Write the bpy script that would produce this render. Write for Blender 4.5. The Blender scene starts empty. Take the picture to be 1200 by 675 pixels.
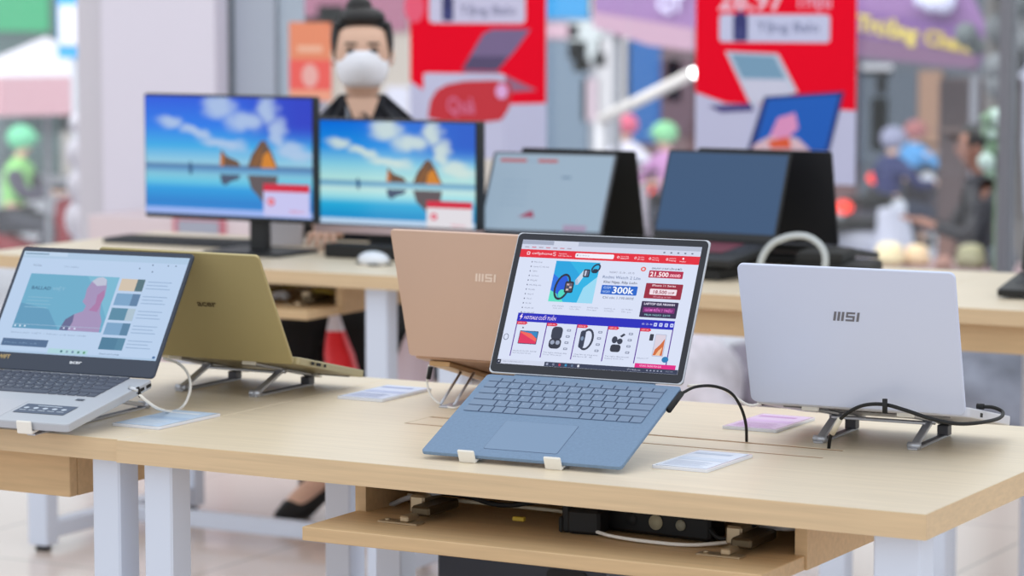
import bpy, bmesh, math, random
from math import sin, cos, pi, radians as R_, sqrt, atan, atan2
from mathutils import Vector as V, Matrix as M

# ------------------------------------------------------------------ camera, world, light
SC = bpy.context.scene
COL = SC.collection
FPX = 3395.0
CAM_H = 1.40
PITCH = atan(347 / FPX)
YAW = atan2(1888, sqrt(FPX ** 2 + 347 ** 2))
cam_d = bpy.data.cameras.new('camera')
cam_d.sensor_width = 36.0
cam_d.lens = FPX * 36 / 1200
cam_d.clip_end = 300
cam_d.dof.use_dof = True
cam_d.dof.focus_distance = 4.08
cam_d.dof.aperture_fstop = 5.0
cam = bpy.data.objects.new('camera', cam_d)
COL.objects.link(cam)
cam.location = (0, 0, CAM_H)
cam.rotation_euler = (pi / 2 - PITCH, 0, YAW)
SC.camera = cam
SC.view_settings.view_transform = 'Standard'
SC.view_settings.look = 'None'
SC.view_settings.gamma = 1
SC.view_settings.use_curve_mapping = False
SC.view_settings.exposure = 0.0

world = bpy.data.worlds.new('world')
SC.world = world
world.use_nodes = True
bgn = world.node_tree.nodes['Background']
bgn.inputs[0].default_value = (0.90, 0.95, 1.0, 1)
bgn.inputs[1].default_value = 1.16


def area(name, loc, sx, sy, power, col, rot=(0, 0, 0)):
    l = bpy.data.lights.new(name, 'AREA')
    l.shape = 'RECTANGLE'
    l.size = sx
    l.size_y = sy
    l.energy = power
    l.color = col
    o = bpy.data.objects.new(name, l)
    COL.objects.link(o)
    o.location = loc
    o.rotation_euler = rot
    return o


area('ceiling_light_panel', (-2.6, 4.2, 3.2), 3.2, 1.2, 9, (1.0, 0.96, 0.91))
area('ceiling_light_panel', (-3.6, 7.4, 3.2), 3.2, 1.2, 9, (1.0, 0.96, 0.91))

area('street_fill_light', (-12, 11.5, 8.0), 34, 6, 2900, (0.97, 0.98, 1.0), (R_(58), 0, 0))  # unseen area light added to brighten the shop fronts, standing in for sky

# ------------------------------------------------------------------ pixel -> place helper
FW = V((-sin(YAW) * cos(PITCH), cos(YAW) * cos(PITCH), -sin(PITCH)))
RT = V((cos(YAW), sin(YAW), 0))
UP = RT.cross(FW)
CP = V((0, 0, CAM_H))


def at(px, py, z=None, Y=None):
    d = (px - 600) * RT + (337.5 - py) * UP + FPX * FW
    t = (z - CAM_H) / d.z if z is not None else Y / d.y
    return CP + t * d


# ------------------------------------------------------------------ materials
def lin(c):
    c = c / 255.0
    return c / 12.92 if c <= 0.04045 else ((c + 0.055) / 1.055) ** 2.4


def rgb(c):
    return (lin(c[0]), lin(c[1]), lin(c[2]), 1)


MATS = {}


def mat(name, c, rough=0.5, metal=0.0, emit=0.0, spec=0.5, noise=0.0, nscale=20.0, stretch=(1, 1, 1), bump=0.0, coat=0.0):
    if name in MATS:
        return MATS[name]
    m = bpy.data.materials.new(name)
    m.use_nodes = True
    nt = m.node_tree
    b = nt.nodes['Principled BSDF']
    b.inputs['Base Color'].default_value = rgb(c)
    b.inputs['Roughness'].default_value = rough
    b.inputs['Metallic'].default_value = metal
    b.inputs['Specular IOR Level'].default_value = spec
    b.inputs['Coat Weight'].default_value = coat
    if emit > 0:
        b.inputs['Base Color'].default_value = (0.004, 0.004, 0.005, 1)
        b.inputs['Emission Color'].default_value = rgb(c)
        b.inputs['Emission Strength'].default_value = emit
    if noise > 0 or bump > 0:
        tc = nt.nodes.new('ShaderNodeTexCoord')
        mp = nt.nodes.new('ShaderNodeMapping')
        mp.inputs['Scale'].default_value = stretch
        nz = nt.nodes.new('ShaderNodeTexNoise')
        nz.inputs['Scale'].default_value = nscale
        nz.inputs['Detail'].default_value = 5
        nt.links.new(tc.outputs['Object'], mp.inputs['Vector'])
        nt.links.new(mp.outputs['Vector'], nz.inputs['Vector'])
        if noise > 0:
            mx = nt.nodes.new('ShaderNodeMix')
            mx.data_type = 'RGBA'
            base = rgb(c)
            lo = tuple(v * (1 - noise) for v in base[:3]) + (1,)
            hi = tuple(min(1, v * (1 + noise)) for v in base[:3]) + (1,)
            rp = nt.nodes.new('ShaderNodeMapRange')
            rp.inputs[1].default_value = 0.3
            rp.inputs[2].default_value = 0.7
            nt.links.new(nz.outputs['Fac'], rp.inputs[0])
            nt.links.new(rp.outputs[0], mx.inputs[0])
            mx.inputs[6].default_value = lo
            mx.inputs[7].default_value = hi
            nt.links.new(mx.outputs[2], b.inputs['Base Color'])
        if bump > 0:
            bp = nt.nodes.new('ShaderNodeBump')
            bp.inputs['Strength'].default_value = bump
            bp.inputs['Distance'].default_value = 0.002
            nt.links.new(nz.outputs['Fac'], bp.inputs['Height'])
            nt.links.new(bp.outputs['Normal'], b.inputs['Normal'])
    MATS[name] = m
    return m


def emi(c, s=1.0):
    return mat('glow_%d_%d_%d_%d' % (c[0], c[1], c[2], int(s * 100)), c, rough=0.35, emit=s, spec=0.3)


def flat(c, rough=0.7):
    return mat('paint_%d_%d_%d' % tuple(c), c, rough=rough)


WOOD = mat('maple_laminate', (226, 210, 184), rough=0.38, noise=0.05, nscale=9, stretch=(0.6, 9, 9), spec=0.5)
WOODE = mat('maple_edge_band', (214, 186, 148), rough=0.5, noise=0.07, nscale=14, stretch=(0.5, 4, 14))
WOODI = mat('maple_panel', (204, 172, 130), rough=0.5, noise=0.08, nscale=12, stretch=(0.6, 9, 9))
GROOVE = mat('groove_wood', (156, 116, 80), rough=0.8)
LEGW = mat('white_powder_coat', (214, 222, 238), rough=0.45)
BLACKP = mat('black_plastic', (22, 23, 26), rough=0.5)
BLACKS = mat('black_soft_plastic', (14, 14, 16), rough=0.65)
BEZEL = mat('bezel_black', (24, 27, 38), rough=0.3)
SILV = mat('aluminium_silver', (205, 208, 214), rough=0.32, metal=0.9)
STANDM = mat('stand_aluminium', (196, 198, 206), rough=0.35, metal=0.6)
STANDD = mat('stand_dark_inlay', (92, 92, 98), rough=0.5, metal=0.5)
SILIC = mat('white_silicone', (238, 234, 226), rough=0.55)
WHITEC = mat('white_cable', (236, 232, 226), rough=0.5)
SKIN = mat('skin', (226, 184, 160), rough=0.55)
HAIR = mat('black_hair', (22, 19, 20), rough=0.45)


# ------------------------------------------------------------------ mesh builder
class MB:
    def __init__(s, X=None):
        s.bm = bmesh.new()
        s.mats = []
        s.X = X or M.Identity(4)

    def mi(s, m):
        if m not in s.mats:
            s.mats.append(m)
        return s.mats.index(m)

    def _fin(s, faces, m, smooth=False):
        i = s.mi(m)
        for f in faces:
            f.material_index = i
            f.smooth = smooth

    def box(s, x0, x1, y0, y1, z0, z1, m, bev=0, X=None, seg=1):
        b2 = bmesh.new()
        r = bmesh.ops.create_cube(b2, size=1)
        for v in b2.verts:
            v.co = V(((x0 + x1) / 2 + v.co.x * (x1 - x0), (y0 + y1) / 2 + v.co.y * (y1 - y0), (z0 + z1) / 2 + v.co.z * (z1 - z0)))
        if bev > 0:
            bmesh.ops.bevel(b2, geom=list(b2.edges), offset=bev, segments=seg, affect='EDGES', profile=0.7)
        s._merge(b2, m, X)

    def _merge(s, b2, m, X=None, smooth=False):
        T = s.X @ X if X is not None else s.X
        mp = {}
        for v in b2.verts:
            mp[v] = s.bm.verts.new(T @ v.co)
        fs = []
        for f in b2.faces:
            try:
                fs.append(s.bm.faces.new([mp[v] for v in f.verts]))
            except ValueError:
                pass
        s._fin(fs, m, smooth)
        b2.free()

    def prism(s, pts, z0, z1, m, X=None, bev=0):
        b2 = bmesh.new()
        vs = [b2.verts.new((p[0], p[1], z0)) for p in pts]
        f = b2.faces.new(vs)
        r = bmesh.ops.extrude_face_region(b2, geom=[f])
        for e in r['geom']:
            if isinstance(e, bmesh.types.BMVert):
                e.co.z = z1
        bmesh.ops.recalc_face_normals(b2, faces=b2.faces)
        if bev > 0:
            ed = [e for e in b2.edges if abs(e.verts[0].co.z - e.verts[1].co.z) < 1e-7]
            bmesh.ops.bevel(b2, geom=ed, offset=bev, segments=2, affect='EDGES', profile=0.6)
        s._merge(b2, m, X)

    def rrect(s, x0, x1, y0, y1, z0, z1, r, m, X=None, n=5, bev=0):
        pts = []
        for cx, cy, a0 in ((x1 - r, y1 - r, 0), (x0 + r, y1 - r, 90), (x0 + r, y0 + r, 180), (x1 - r, y0 + r, 270)):
            for k in range(n + 1):
                a = R_(a0 + 90 * k / n)
                pts.append((cx + r * cos(a), cy + r * sin(a)))
        s.prism(pts, z0, z1, m, X, bev)

    def quad(s, x0, x1, y0, y1, z, m):
        s.poly([(x0, y0), (x1, y0), (x1, y1), (x0, y1)], z, m)

    def poly(s, pts, z, m):
        vs = [s.bm.verts.new(s.X @ V((p[0], p[1], z))) for p in pts]
        s._fin([s.bm.faces.new(vs)], m)

    def disc(s, cx, cy, rx, ry, z, m, n=20, a0=0, a1=360):
        s.poly([(cx + rx * cos(R_(a0 + (a1 - a0) * k / n)), cy + ry * sin(R_(a0 + (a1 - a0) * k / n))) for k in range(n if a1 - a0 == 360 else n + 1)], z, m)

    def cyl(s, p0, p1, r0, m, r1=None, n=16, smooth=True):
        r1 = r0 if r1 is None else r1
        p0, p1 = V(p0), V(p1)
        d = (p1 - p0)
        b2 = bmesh.new()
        bmesh.ops.create_cone(b2, cap_ends=True, segments=n, radius1=r0, radius2=r1, depth=d.length)
        q = d.to_track_quat('Z', 'Y').to_matrix().to_4x4()
        T = M.Translation((p0 + p1) / 2) @ q
        s._merge(b2, m, T, smooth)

    def sphere(s, c, r, m, n=20, X=None):
        if not hasattr(r, '__len__'):
            r = (r, r, r)
        b2 = bmesh.new()
        bmesh.ops.create_uvsphere(b2, u_segments=n, v_segments=max(8, n // 2 + 2), radius=1)
        T = M.Translation(V(c)) @ M.Diagonal((r[0], r[1], r[2], 1))
        if X is not None:
            T = X @ T
        s._merge(b2, m, T, True)

    def tube(s, pts, r, m, n=8, sub=8, closed=False):
        P = [V(p) for p in pts]
        rr = r if hasattr(r, '__len__') else [r] * len(P)
        path, rad = [], []
        for i in range(len(P) - 1):
            a = P[i - 1] if i > 0 else P[i] * 2 - P[i + 1]
            b, c = P[i], P[i + 1]
            d = P[i + 2] if i + 2 < len(P) else P[i + 1] * 2 - P[i]
            for k in range(sub):
                t = k / sub
                path.append(0.5 * ((2 * b) + (c - a) * t + (2 * a - 5 * b + 4 * c - d) * t * t + (3 * b - a - 3 * c + d) * t ** 3))
                rad.append(rr[i] * (1 - t) + rr[i + 1] * t)
        path.append(P[-1])
        rad.append(rr[-1])
        up = V((0, 0, 1))
        rings = []
        prev = None
        for i, p in enumerate(path):
            tg = (path[min(i + 1, len(path) - 1)] - path[max(i - 1, 0)]).normalized()
            if prev is None:
                prev = tg.cross(up if abs(tg.z) < 0.9 else V((1, 0, 0))).normalized()
            u = (prev - tg * prev.dot(tg)).normalized()
            prev = u
            w = tg.cross(u)
            rings.append([s.bm.verts.new(s.X @ (p + (u * cos(2 * pi * k / n) + w * sin(2 * pi * k / n)) * rad[i])) for k in range(n)])
        fs = []
        for a, b in zip(rings, rings[1:]):
            for k in range(n):
                fs.append(s.bm.faces.new((a[k], a[(k + 1) % n], b[(k + 1) % n], b[k])))
        fs.append(s.bm.faces.new(rings[0][::-1]))
        fs.append(s.bm.faces.new(rings[-1]))
        s._fin(fs, m, True)

    def text(s, body, x, y, h, z, m, w=None, align='L', shear=0.0, X=None, bold=0.0):
        """text in the xy plane, baseline-left at x,y; cap height h; squeezed to width w"""
        cu = bpy.data.curves.new('t', 'FONT')
        cu.body = body
        cu.size = 1.0
        cu.resolution_u = 2
        cu.shear = shear
        cu.offset = bold
        o = bpy.data.objects.new('t', cu)
        COL.objects.link(o)
        dg = bpy.context.evaluated_depsgraph_get()
        me = bpy.data.meshes.new_from_object(o.evaluated_get(dg))
        xs = [v.co.x for v in me.vertices]
        if xs:
            x0, x1 = min(xs), max(xs)
            sy = h / 0.70
            sx = (w / (x1 - x0)) if w else sy
            ox = x if align == 'L' else (x - (x1 - x0) * sx / 2 if align == 'C' else x - (x1 - x0) * sx)
            T = s.X @ X if X is not None else s.X
            vs = [s.bm.verts.new(T @ V((ox + (v.co.x - x0) * sx, y + v.co.y * sy, z))) for v in me.vertices]
            fs = []
            for p in me.polygons:
                try:
                    fs.append(s.bm.faces.new([vs[i] for i in p.vertices]))
                except ValueError:
                    pass
            s._fin(fs, m)
        bpy.data.objects.remove(o)
        bpy.data.curves.remove(cu)
        bpy.data.meshes.remove(me)

    def mesh(s, name):
        bmesh.ops.recalc_face_normals(s.bm, faces=[f for f in s.bm.faces if len(f.edges) and any(len(e.link_faces) > 1 for e in f.edges)])
        me = bpy.data.meshes.new(name)
        s.bm.to_mesh(me)
        s.bm.free()
        for m in s.mats:
            me.materials.append(m)
        return me

    def build(s, name, parent=None, loc=None, rot=None):
        o = bpy.data.objects.new(name, s.mesh(name))
        COL.objects.link(o)
        if parent is not None:
            o.parent = parent
        if loc is not None:
            o.location = loc
        if rot is not None:
            o.rotation_euler = rot
        return o


def tag(o, label, cat, group=None, kind=None):
    if label:
        o['label'] = label
    if cat:
        o['category'] = cat
    if group:
        o['group'] = group
    if kind:
        o['kind'] = kind
    return o


def thing(name, label, cat, loc=(0, 0, 0), rotz=0, group=None):
    o = bpy.data.objects.new(name, None)
    COL.objects.link(o)
    o.location = loc
    o.rotation_euler = (0, 0, rotz)
    o.empty_display_size = 0.05
    return tag(o, label, cat, group)


def struct(o):
    o['kind'] = 'structure'
    return o


def setl(o, label):
    o['label'] = label
    return o


# ------------------------------------------------------------------ room shell
FLOORM = mat('floor_tile', (214, 205, 196), rough=0.16, noise=0.05, nscale=1.3, spec=0.5)
nt = FLOORM.node_tree
bt = nt.nodes.new('ShaderNodeTexBrick')
bt.offset = 0.0
bt.inputs['Scale'].default_value = 1.0
bt.inputs['Brick Width'].default_value = 0.8
bt.inputs['Row Height'].default_value = 0.8
bt.inputs['Mortar Size'].default_value = 0.004
bt.inputs['Color1'].default_value = rgb((226, 210, 200))
bt.inputs['Color2'].default_value = rgb((221, 204, 194))
bt.inputs['Mortar'].default_value = rgb((178, 168, 158))
tcn = nt.nodes.new('ShaderNodeTexCoord')
nt.links.new(tcn.outputs['Object'], bt.inputs['Vector'])
nt.links.new(bt.outputs['Color'], nt.nodes['Principled BSDF'].inputs['Base Color'])
b = MB()
b.box(-16, 6, -2, 9.58, -1.25, 0, FLOORM)
struct(b.build('floor'))

GY = 9.5      # the shop front's glass line


def gx(px, Y=GY):
    return at(px, 200, Y=Y).x


WALLW = mat('white_wall_panel', (228, 223, 236), rough=0.5)
WALLG = mat('grey_wall_panel', (176, 184, 198), rough=0.5)
SEAM = mat('dark_seam', (92, 102, 110), rough=0.6)
b = MB()
b.box(gx(142), gx(274), GY - 0.12, GY + 0.25, 0, 3.3, WALLW)
b.box(gx(103), gx(137), GY - 0.06, GY + 0.2, 0, 3.3, mat('white_wall_return', (212, 208, 216), rough=0.5))
b.box(gx(279), gx(326), GY - 0.02, GY + 0.2, 0, 3.3, WALLG)
struct(b.build('wall_back'))
b = MB()
b.box(gx(137), gx(142), GY - 0.05, GY + 0.2, 0, 3.3, SEAM)
struct(b.build('trim_1'))
b = MB()
b.box(gx(274), gx(279), GY - 0.03, GY + 0.2, 0, 3.3, SEAM)
struct(b.build('trim_2'))
# low sill under the glass
b = MB()
b.box(gx(326), 4, GY - 0.03, GY + 0.06, 0, 0.09, mat('sill_grey', (150, 152, 158), rough=0.5))
struct(b.build('trim_3'))

GLASS = bpy.data.materials.new('window_glass')
GLASS.use_nodes = True
nt = GLASS.node_tree
nt.nodes.clear()
go = nt.nodes.new('ShaderNodeOutputMaterial')
gt = nt.nodes.new('ShaderNodeBsdfTransparent')
gt.inputs[0].default_value = (0.96, 0.98, 0.98, 1)
gg = nt.nodes.new('ShaderNodeBsdfGlossy')
gg.inputs['Roughness'].default_value = 0.02
gf = nt.nodes.new('ShaderNodeFresnel')
gf.inputs[0].default_value = 1.45
gm = nt.nodes.new('ShaderNodeMixShader')
nt.links.new(gf.outputs[0], gm.inputs[0])
nt.links.new(gt.outputs[0], gm.inputs[1])
nt.links.new(gg.outputs[0], gm.inputs[2])
nt.links.new(gm.outputs[0], go.inputs[0])


def glasspane(name, x0, x1):
    g = MB()
    g.box(x0, x1, GY, GY + 0.012, 0.09, 3.3, GLASS)
    struct(g.build(name))


glasspane('window_1', -13, gx(103))
glasspane('window_2', gx(326), gx(735))
glasspane('window_3', gx(735), gx(1172))
glasspane('window_4', gx(1184), 4)
b = MB()
b.box(gx(1172), gx(1184), GY - 0.03, GY + 0.05, 0.09, 3.3, mat('grey_mullion', (120, 120, 128), rough=0.4))
struct(b.build('trim_4'))

# street level outside
STREET = mat('street_paving', (176, 174, 182), rough=0.8, noise=0.12, nscale=0.8)
b = MB()
b.box(-60, 30, 9.58, 80, -1.4, -1.2, STREET)
o = struct(b.build('floor'))
o.name = 'floor_street'

# ------------------------------------------------------------------ tables
TT = 0.75
TB = 0.7165


def table(name_label, x0, x1, y0, y1, flap, legs=((0.03, 0.08), None), grommet=None, group=None, legw=0.05, open_box=False, box=None, rail=False):
    t = thing('display_table', name_label, 'table', ((x0 + x1) / 2, (y0 + y1) / 2, 0))
    ox, oy = (x0 + x1) / 2, (y0 + y1) / 2
    T = M.Translation((-ox, -oy, 0))
    b = MB(T)
    if grommet:
        gx0, gx1, gy0, gy1 = grommet
        g = 0.0085
        # frame of the top around the cable flap
        for (a0, a1, c0, c1) in ((x0, x1, y0, gy0 - g), (x0, x1, gy1 + g, y1), (x0, gx0 - 0.0005, gy0 - g, gy1 + g), (gx1 + 0.0005, x1, gy0 - g, gy1 + g)):
            b.box(a0, a1, c0, c1, TB, TT, WOOD)
    else:
        b.box(x0, x1, y0, y1, TB, TT, WOOD, bev=0.0012)
    b.build('tabletop', t)
    e = MB(T)
    e.box(x0 - 0.0006, x1 + 0.0006, y0 - 0.0008, y0 + 0.0002, TB + 0.0003, TT - 0.0008, WOODE)
    e.build('edge_band', t)
    e = MB(T)
    e.box(x1 - 0.0002, x1 + 0.0008, y0, y1, TB + 0.0003, TT - 0.0008, WOODE)
    e.build('edge_band', t)
    if grommet:
        b = MB(T)
        b.box(gx0, gx1, gy0, gy1, TB, TT - 0.0003, WOOD)
        b.build('cable_flap', t)
        b = MB(T)
        b.box(gx0, gx1, gy0 - g, gy0, TB, TT - 0.0006, GROOVE)
        b.box(gx0, gx1, gy1, gy1 + g, TB, TT - 0.0006, GROOVE)
        b.build('flap_groove', t)
    # legs: posts and a white under-frame
    for lx0, lx1 in flap:
        for ly0, ly1 in ((y0 + 0.035, y0 + 0.035 + legw), (y1 - 0.035 - legw, y1 - 0.035)):
            b = MB(T)
            b.box(lx0, lx1, ly0, ly1, 0.015, TB, LEGW, bev=0.003)
            lg = b.build('leg', t)
            b = MB(T)
            b.cyl(((lx0 + lx1) / 2, (ly0 + ly1) / 2, 0), ((lx0 + lx1) / 2, (ly0 + ly1) / 2, 0.016), 0.02, BLACKP)
            b.build('foot', lg)
        if rail:
            b = MB(T)
            b.box(lx0 + 0.005, lx1 - 0.005, y0 + 0.035 + legw, y1 - 0.035 - legw, 0.03, 0.07, LEGW, bev=0.003)
            b.build('side_rail', t)
    if rail:
        b = MB(T)
        b.box(flap[0][1], flap[1][0], y1 - 0.40, y1 - 0.36, 0.03, 0.07, LEGW, bev=0.003)
        b.build('floor_rail', t)
    b = MB(T)
    b.box(flap[0][1], flap[1][0], y1 - 0.075, y1 - 0.045, TB - 0.06, TB - 0.001, LEGW)
    b.build('frame_rail', t)
    # cable compartment under the top
    bx0, bx1, by0, by1, bz = box
    th = 0.0175
    for s0, s1 in ((bx0, bx0 + th), (bx1 - th, bx1)):
        b = MB(T)
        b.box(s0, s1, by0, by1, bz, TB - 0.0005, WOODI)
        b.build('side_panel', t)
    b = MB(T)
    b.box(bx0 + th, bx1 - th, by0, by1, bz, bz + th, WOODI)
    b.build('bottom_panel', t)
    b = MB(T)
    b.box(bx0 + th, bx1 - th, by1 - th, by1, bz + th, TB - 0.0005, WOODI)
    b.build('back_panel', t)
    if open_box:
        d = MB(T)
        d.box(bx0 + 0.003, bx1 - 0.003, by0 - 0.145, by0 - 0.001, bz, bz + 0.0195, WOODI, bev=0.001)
        dr = d.build('drop_door', t)
        for hx in open_box:
            h = MB(T)
            HM = mat('hinge_nickel', (190, 172, 144), rough=0.35, metal=0.7)
            zt = bz + 0.0195
            h.box(hx - 0.032, hx + 0.032, by0 - 0.067, by0 - 0.044, zt, zt + 0.003, HM, bev=0.0008)
            h.box(hx + 0.002, hx + 0.016, by0 - 0.064, by0 - 0.03, zt + 0.003, zt + 0.012, HM, bev=0.002)
            h.box(hx + 0.004, hx + 0.034, by0 - 0.036, by0 + 0.05, zt + 0.008, zt + 0.022, mat('hinge_arm', (96, 84, 66), rough=0.4, metal=0.8), bev=0.003)
            h.cyl((hx - 0.022, by0 - 0.055, zt + 0.003), (hx - 0.022, by0 - 0.055, zt + 0.005), 0.004, HM)
            h.box(hx - 0.02, hx + 0.004, by0 + 0.0, by0 + 0.06, zt + 0.004, zt + 0.03, HM, bev=0.003)
            h.build('hinge', dr)
    else:
        d = MB(T)
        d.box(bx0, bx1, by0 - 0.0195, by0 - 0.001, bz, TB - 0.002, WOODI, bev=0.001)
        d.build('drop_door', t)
    return t


LX = -2.528
tA = table('front maple display table carrying the open blue-grey laptop, cable compartment open below', LX, -1.278, 3.379, 4.145,
           ((-2.507, -2.457), (-1.362, -1.298)), grommet=(-2.246, -1.563, 3.7300, 3.7960), open_box=(-2.075, -1.582), box=(-2.185, -1.483, 3.485, 3.77, 0.64))
tB = table('front maple display table on the left carrying the laptop with the video page', -3.78, LX - 0.0015, 3.387, 4.145,
           ((-3.76, -3.71), (-2.607, -2.557)), grommet=None, box=(-3.42, -2.678, 3.48, 3.79, 0.64))
tC = table('rear maple display table on the left under the two desktop screens', -4.67, -3.42, 5.67, 6.43,
           ((-4.55, -4.49), (-3.548, -3.488)), box=(-4.40, -3.655, 5.775, 6.06, 0.64), open_box=(-4.25, -3.75), rail=True)
LEG1, LEG2 = (-2.401, -2.341), (-2.172, -2.114)
tD = table('rear maple display table behind the pink laptop carrying two open black laptops', -3.418, -2.262, 5.67, 6.43,
           ((-3.352, -3.292), LEG1), box=(-3.27, -2.43, 5.72, 6.03, 0.655), rail=False)
tE = table('rear maple display table at the right edge behind the white laptop', -2.260, -1.010, 5.67, 6.43,
           (LEG2, (-1.09, -1.04)), box=(-2.09, -1.11, 5.72, 6.03, 0.655), rail=False)


# ------------------------------------------------------------------ laptops
class Laptop:
    def __init__(s, label, loc, psi, a, b, W, d, dl, tb, tl, mbase, mlid, mdeck=None, group=None, wedge=0.0, rad=0.008, bezel=None, drop=False):
        s.root = thing('laptop', label, 'laptop', loc, psi, group)
        s.W, s.d, s.dl, s.a, s.b = W, d, dl, a, b
        B = MB()
        up = 0.0115 if drop else 0.0
        s.up = up
        s.tb = tb
        B.rrect(-W / 2, W / 2, -d, -0.010 if drop else -0.001, -tb + up, up, rad, mbase, bev=min(0.0022, tb * 0.2))
        s.base = B.build('base', s.root, rot=(a, 0, 0))
        L = MB()
        L.rrect(-W / 2, W / 2, 0.002, dl, -tl, 0, rad, mlid, bev=min(0.0016, tl * 0.25))
        s.lid = L.build('lid', s.root, rot=(b, 0, 0))
        H = MB()
        H.cyl((-W * 0.36, -0.004 if drop else 0.002, 0.004 if drop else -0.004), (W * 0.36, -0.004 if drop else 0.002, 0.004 if drop else -0.004), 0.0045, mbase)
        s.hinge = H.build('hinge', s.root)

    def lidpart(s, mb, name):
        return mb.build(name, s.lid)

    def basepart(s, mb, name):
        return mb.build(name, s.base)


def msi_logo(m, cx, cy, h, z, mb, flip=True):
    # three slanted bars + S + I, seen from behind so mirrored in lid space
    sg = -1 if flip else 1
    w = h * 0.26
    sh = h * 0.22

    def P(pts):
        q = [(cx + sg * (x + sh * (y / h - 0.5)), cy + y - h / 2) for x, y in pts]
        if sg < 0:
            q = q[::-1]
        mb.prism(q, z - 0.0004, z, m)
    T = h * 0.34
    x = -1.55 * h
    for k in range(3):
        P([(x, 0), (x + w, 0), (x + w, h), (x, h)])
        x += w + h * 0.17
    x += h * 0.05
    t = h * 0.2
    w2 = h * 0.95
    P([(x, 0), (x + w2, 0), (x + w2, t), (x, t)])
    P([(x + w2 - t, t), (x + w2, t), (x + w2, h * 0.6), (x + w2 - t, h * 0.6)])
    P([(x, h * 0.4), (x + w2 - t, h * 0.4), (x + w2 - t, h * 0.6), (x, h * 0.6)])
    P([(x, h * 0.6), (x + t, h * 0.6), (x + t, h), (x, h)])
    P([(x + t, h - t), (x + w2, h - t), (x + w2, h), (x + t, h)])
    x += w2 + h * 0.22
    P([(x, 0), (x + w, 0), (x + w, h), (x, h)])


def key_mesh(w, h, m, ch=None, mt=None, cs=0.0035, th=0.0014):
    k = MB()
    k.box(-w / 2, w / 2, -h / 2, h / 2, 0, th, m, bev=0.0005)
    if ch:
        k.text(ch, -w * 0.3, h * 0.0, cs, th + 0.00005, mt)
    return k.mesh('key')


def keyboard(lap, x0, x1, ytop, ybot, mkey, mtext, mwell, rows=None, gap=0.0028, lights=None, wi=0.0008):
    W = MB()
    W.rrect(x0 + wi, x1 - wi, ybot + wi, ytop - wi, -0.0005, 0.0002, 0.003, mwell)
    kb = W.build('keyboard', lap.root, rot=(lap.a, 0, 0))
    rows = rows or [
        (0.72, [(1, '')] * 14),
        (1, [(1, c) for c in '`1234567890-='] + [(1.7, '')]),
        (1, [(1.4, '')] + [(1, c) for c in 'QWERTYUIOP[]'] + [(1.3, '')]),
        (1, [(1.7, '')] + [(1, c) for c in "ASDFGHJKL;'"] + [(2.05, '')]),
        (1, [(2.2, '')] + [(1, c) for c in 'ZXCVBNM,./'] + [(2.6, '')]),
        (1, [(1.3, ''), (1, ''), (1, ''), (1, ''), (5.2, ''), (1, ''), (1, ''), (1, ''), (1, ''), (1, '')]),
    ]
    tot = sum(r[0] for r in rows)
    H = ytop - ybot
    y = ytop
    for rh, ks in rows:
        hh = H * rh / tot
        tw = sum(k[0] for k in ks)
        x = x0
        for kw, ch in ks:
            ww = (x1 - x0) * kw / tw
            me = key_mesh(ww - gap, hh - gap, mkey, ch or None, mtext)
            o = bpy.data.objects.new('key', me)
            COL.objects.link(o)
            o.parent = kb
            o.location = (x + ww / 2, y - hh / 2, 0.0001)
            x += ww
        y -= hh
    return kb


# ---- 1. blue-grey laptop with the shop's web page (in focus)
BLUEG = mat('blue_grey_alcantara', (118, 142, 170), rough=0.85, noise=0.05, nscale=220, bump=0.25)
BLUEK = mat('blue_grey_keys', (116, 137, 164), rough=0.6)
S = Laptop('open blue-grey laptop showing a red and white shop page, in the centre', (-1.907, 3.659, 0.846), R_(2.2), R_(22.4), R_(63.4),
           0.308, 0.223, 0.223, 0.0055, 0.0050, BLUEG, mat('platinum_lid', (196, 200, 208), rough=0.3, metal=0.7), rad=0.006)
b = MB()
b.rrect(-0.1525, 0.1525, 0.0035, 0.2215, 0.0, 0.0004, 0.008, BEZEL)
S.lidpart(b, 'bezel')
b = MB()
b.disc(0, 0.2163, 0.0012, 0.0012, 0.0006, mat('lens', (70, 74, 90), rough=0.2))
S.lidpart(b, 'webcam')
keyboard(S, -0.1435, 0.1365, -0.0105, -0.1085, BLUEK, mat('key_legend', (176, 190, 210), rough=0.6), mat('key_well_blue', (72, 90, 118), rough=0.8), gap=0.0019)
b = MB()
b.rrect(-0.065, 0.049, -0.204, -0.1265, 0.0, 0.0003, 0.003, mat('touchpad_seam', (84, 102, 130), rough=0.7))
b.rrect(-0.0645, 0.0485, -0.2035, -0.127, 0.0001, 0.0005, 0.003, mat('touchpad_blue', (118, 143, 172), rough=0.6))
S.basepart(b, 'touchpad')


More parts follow.
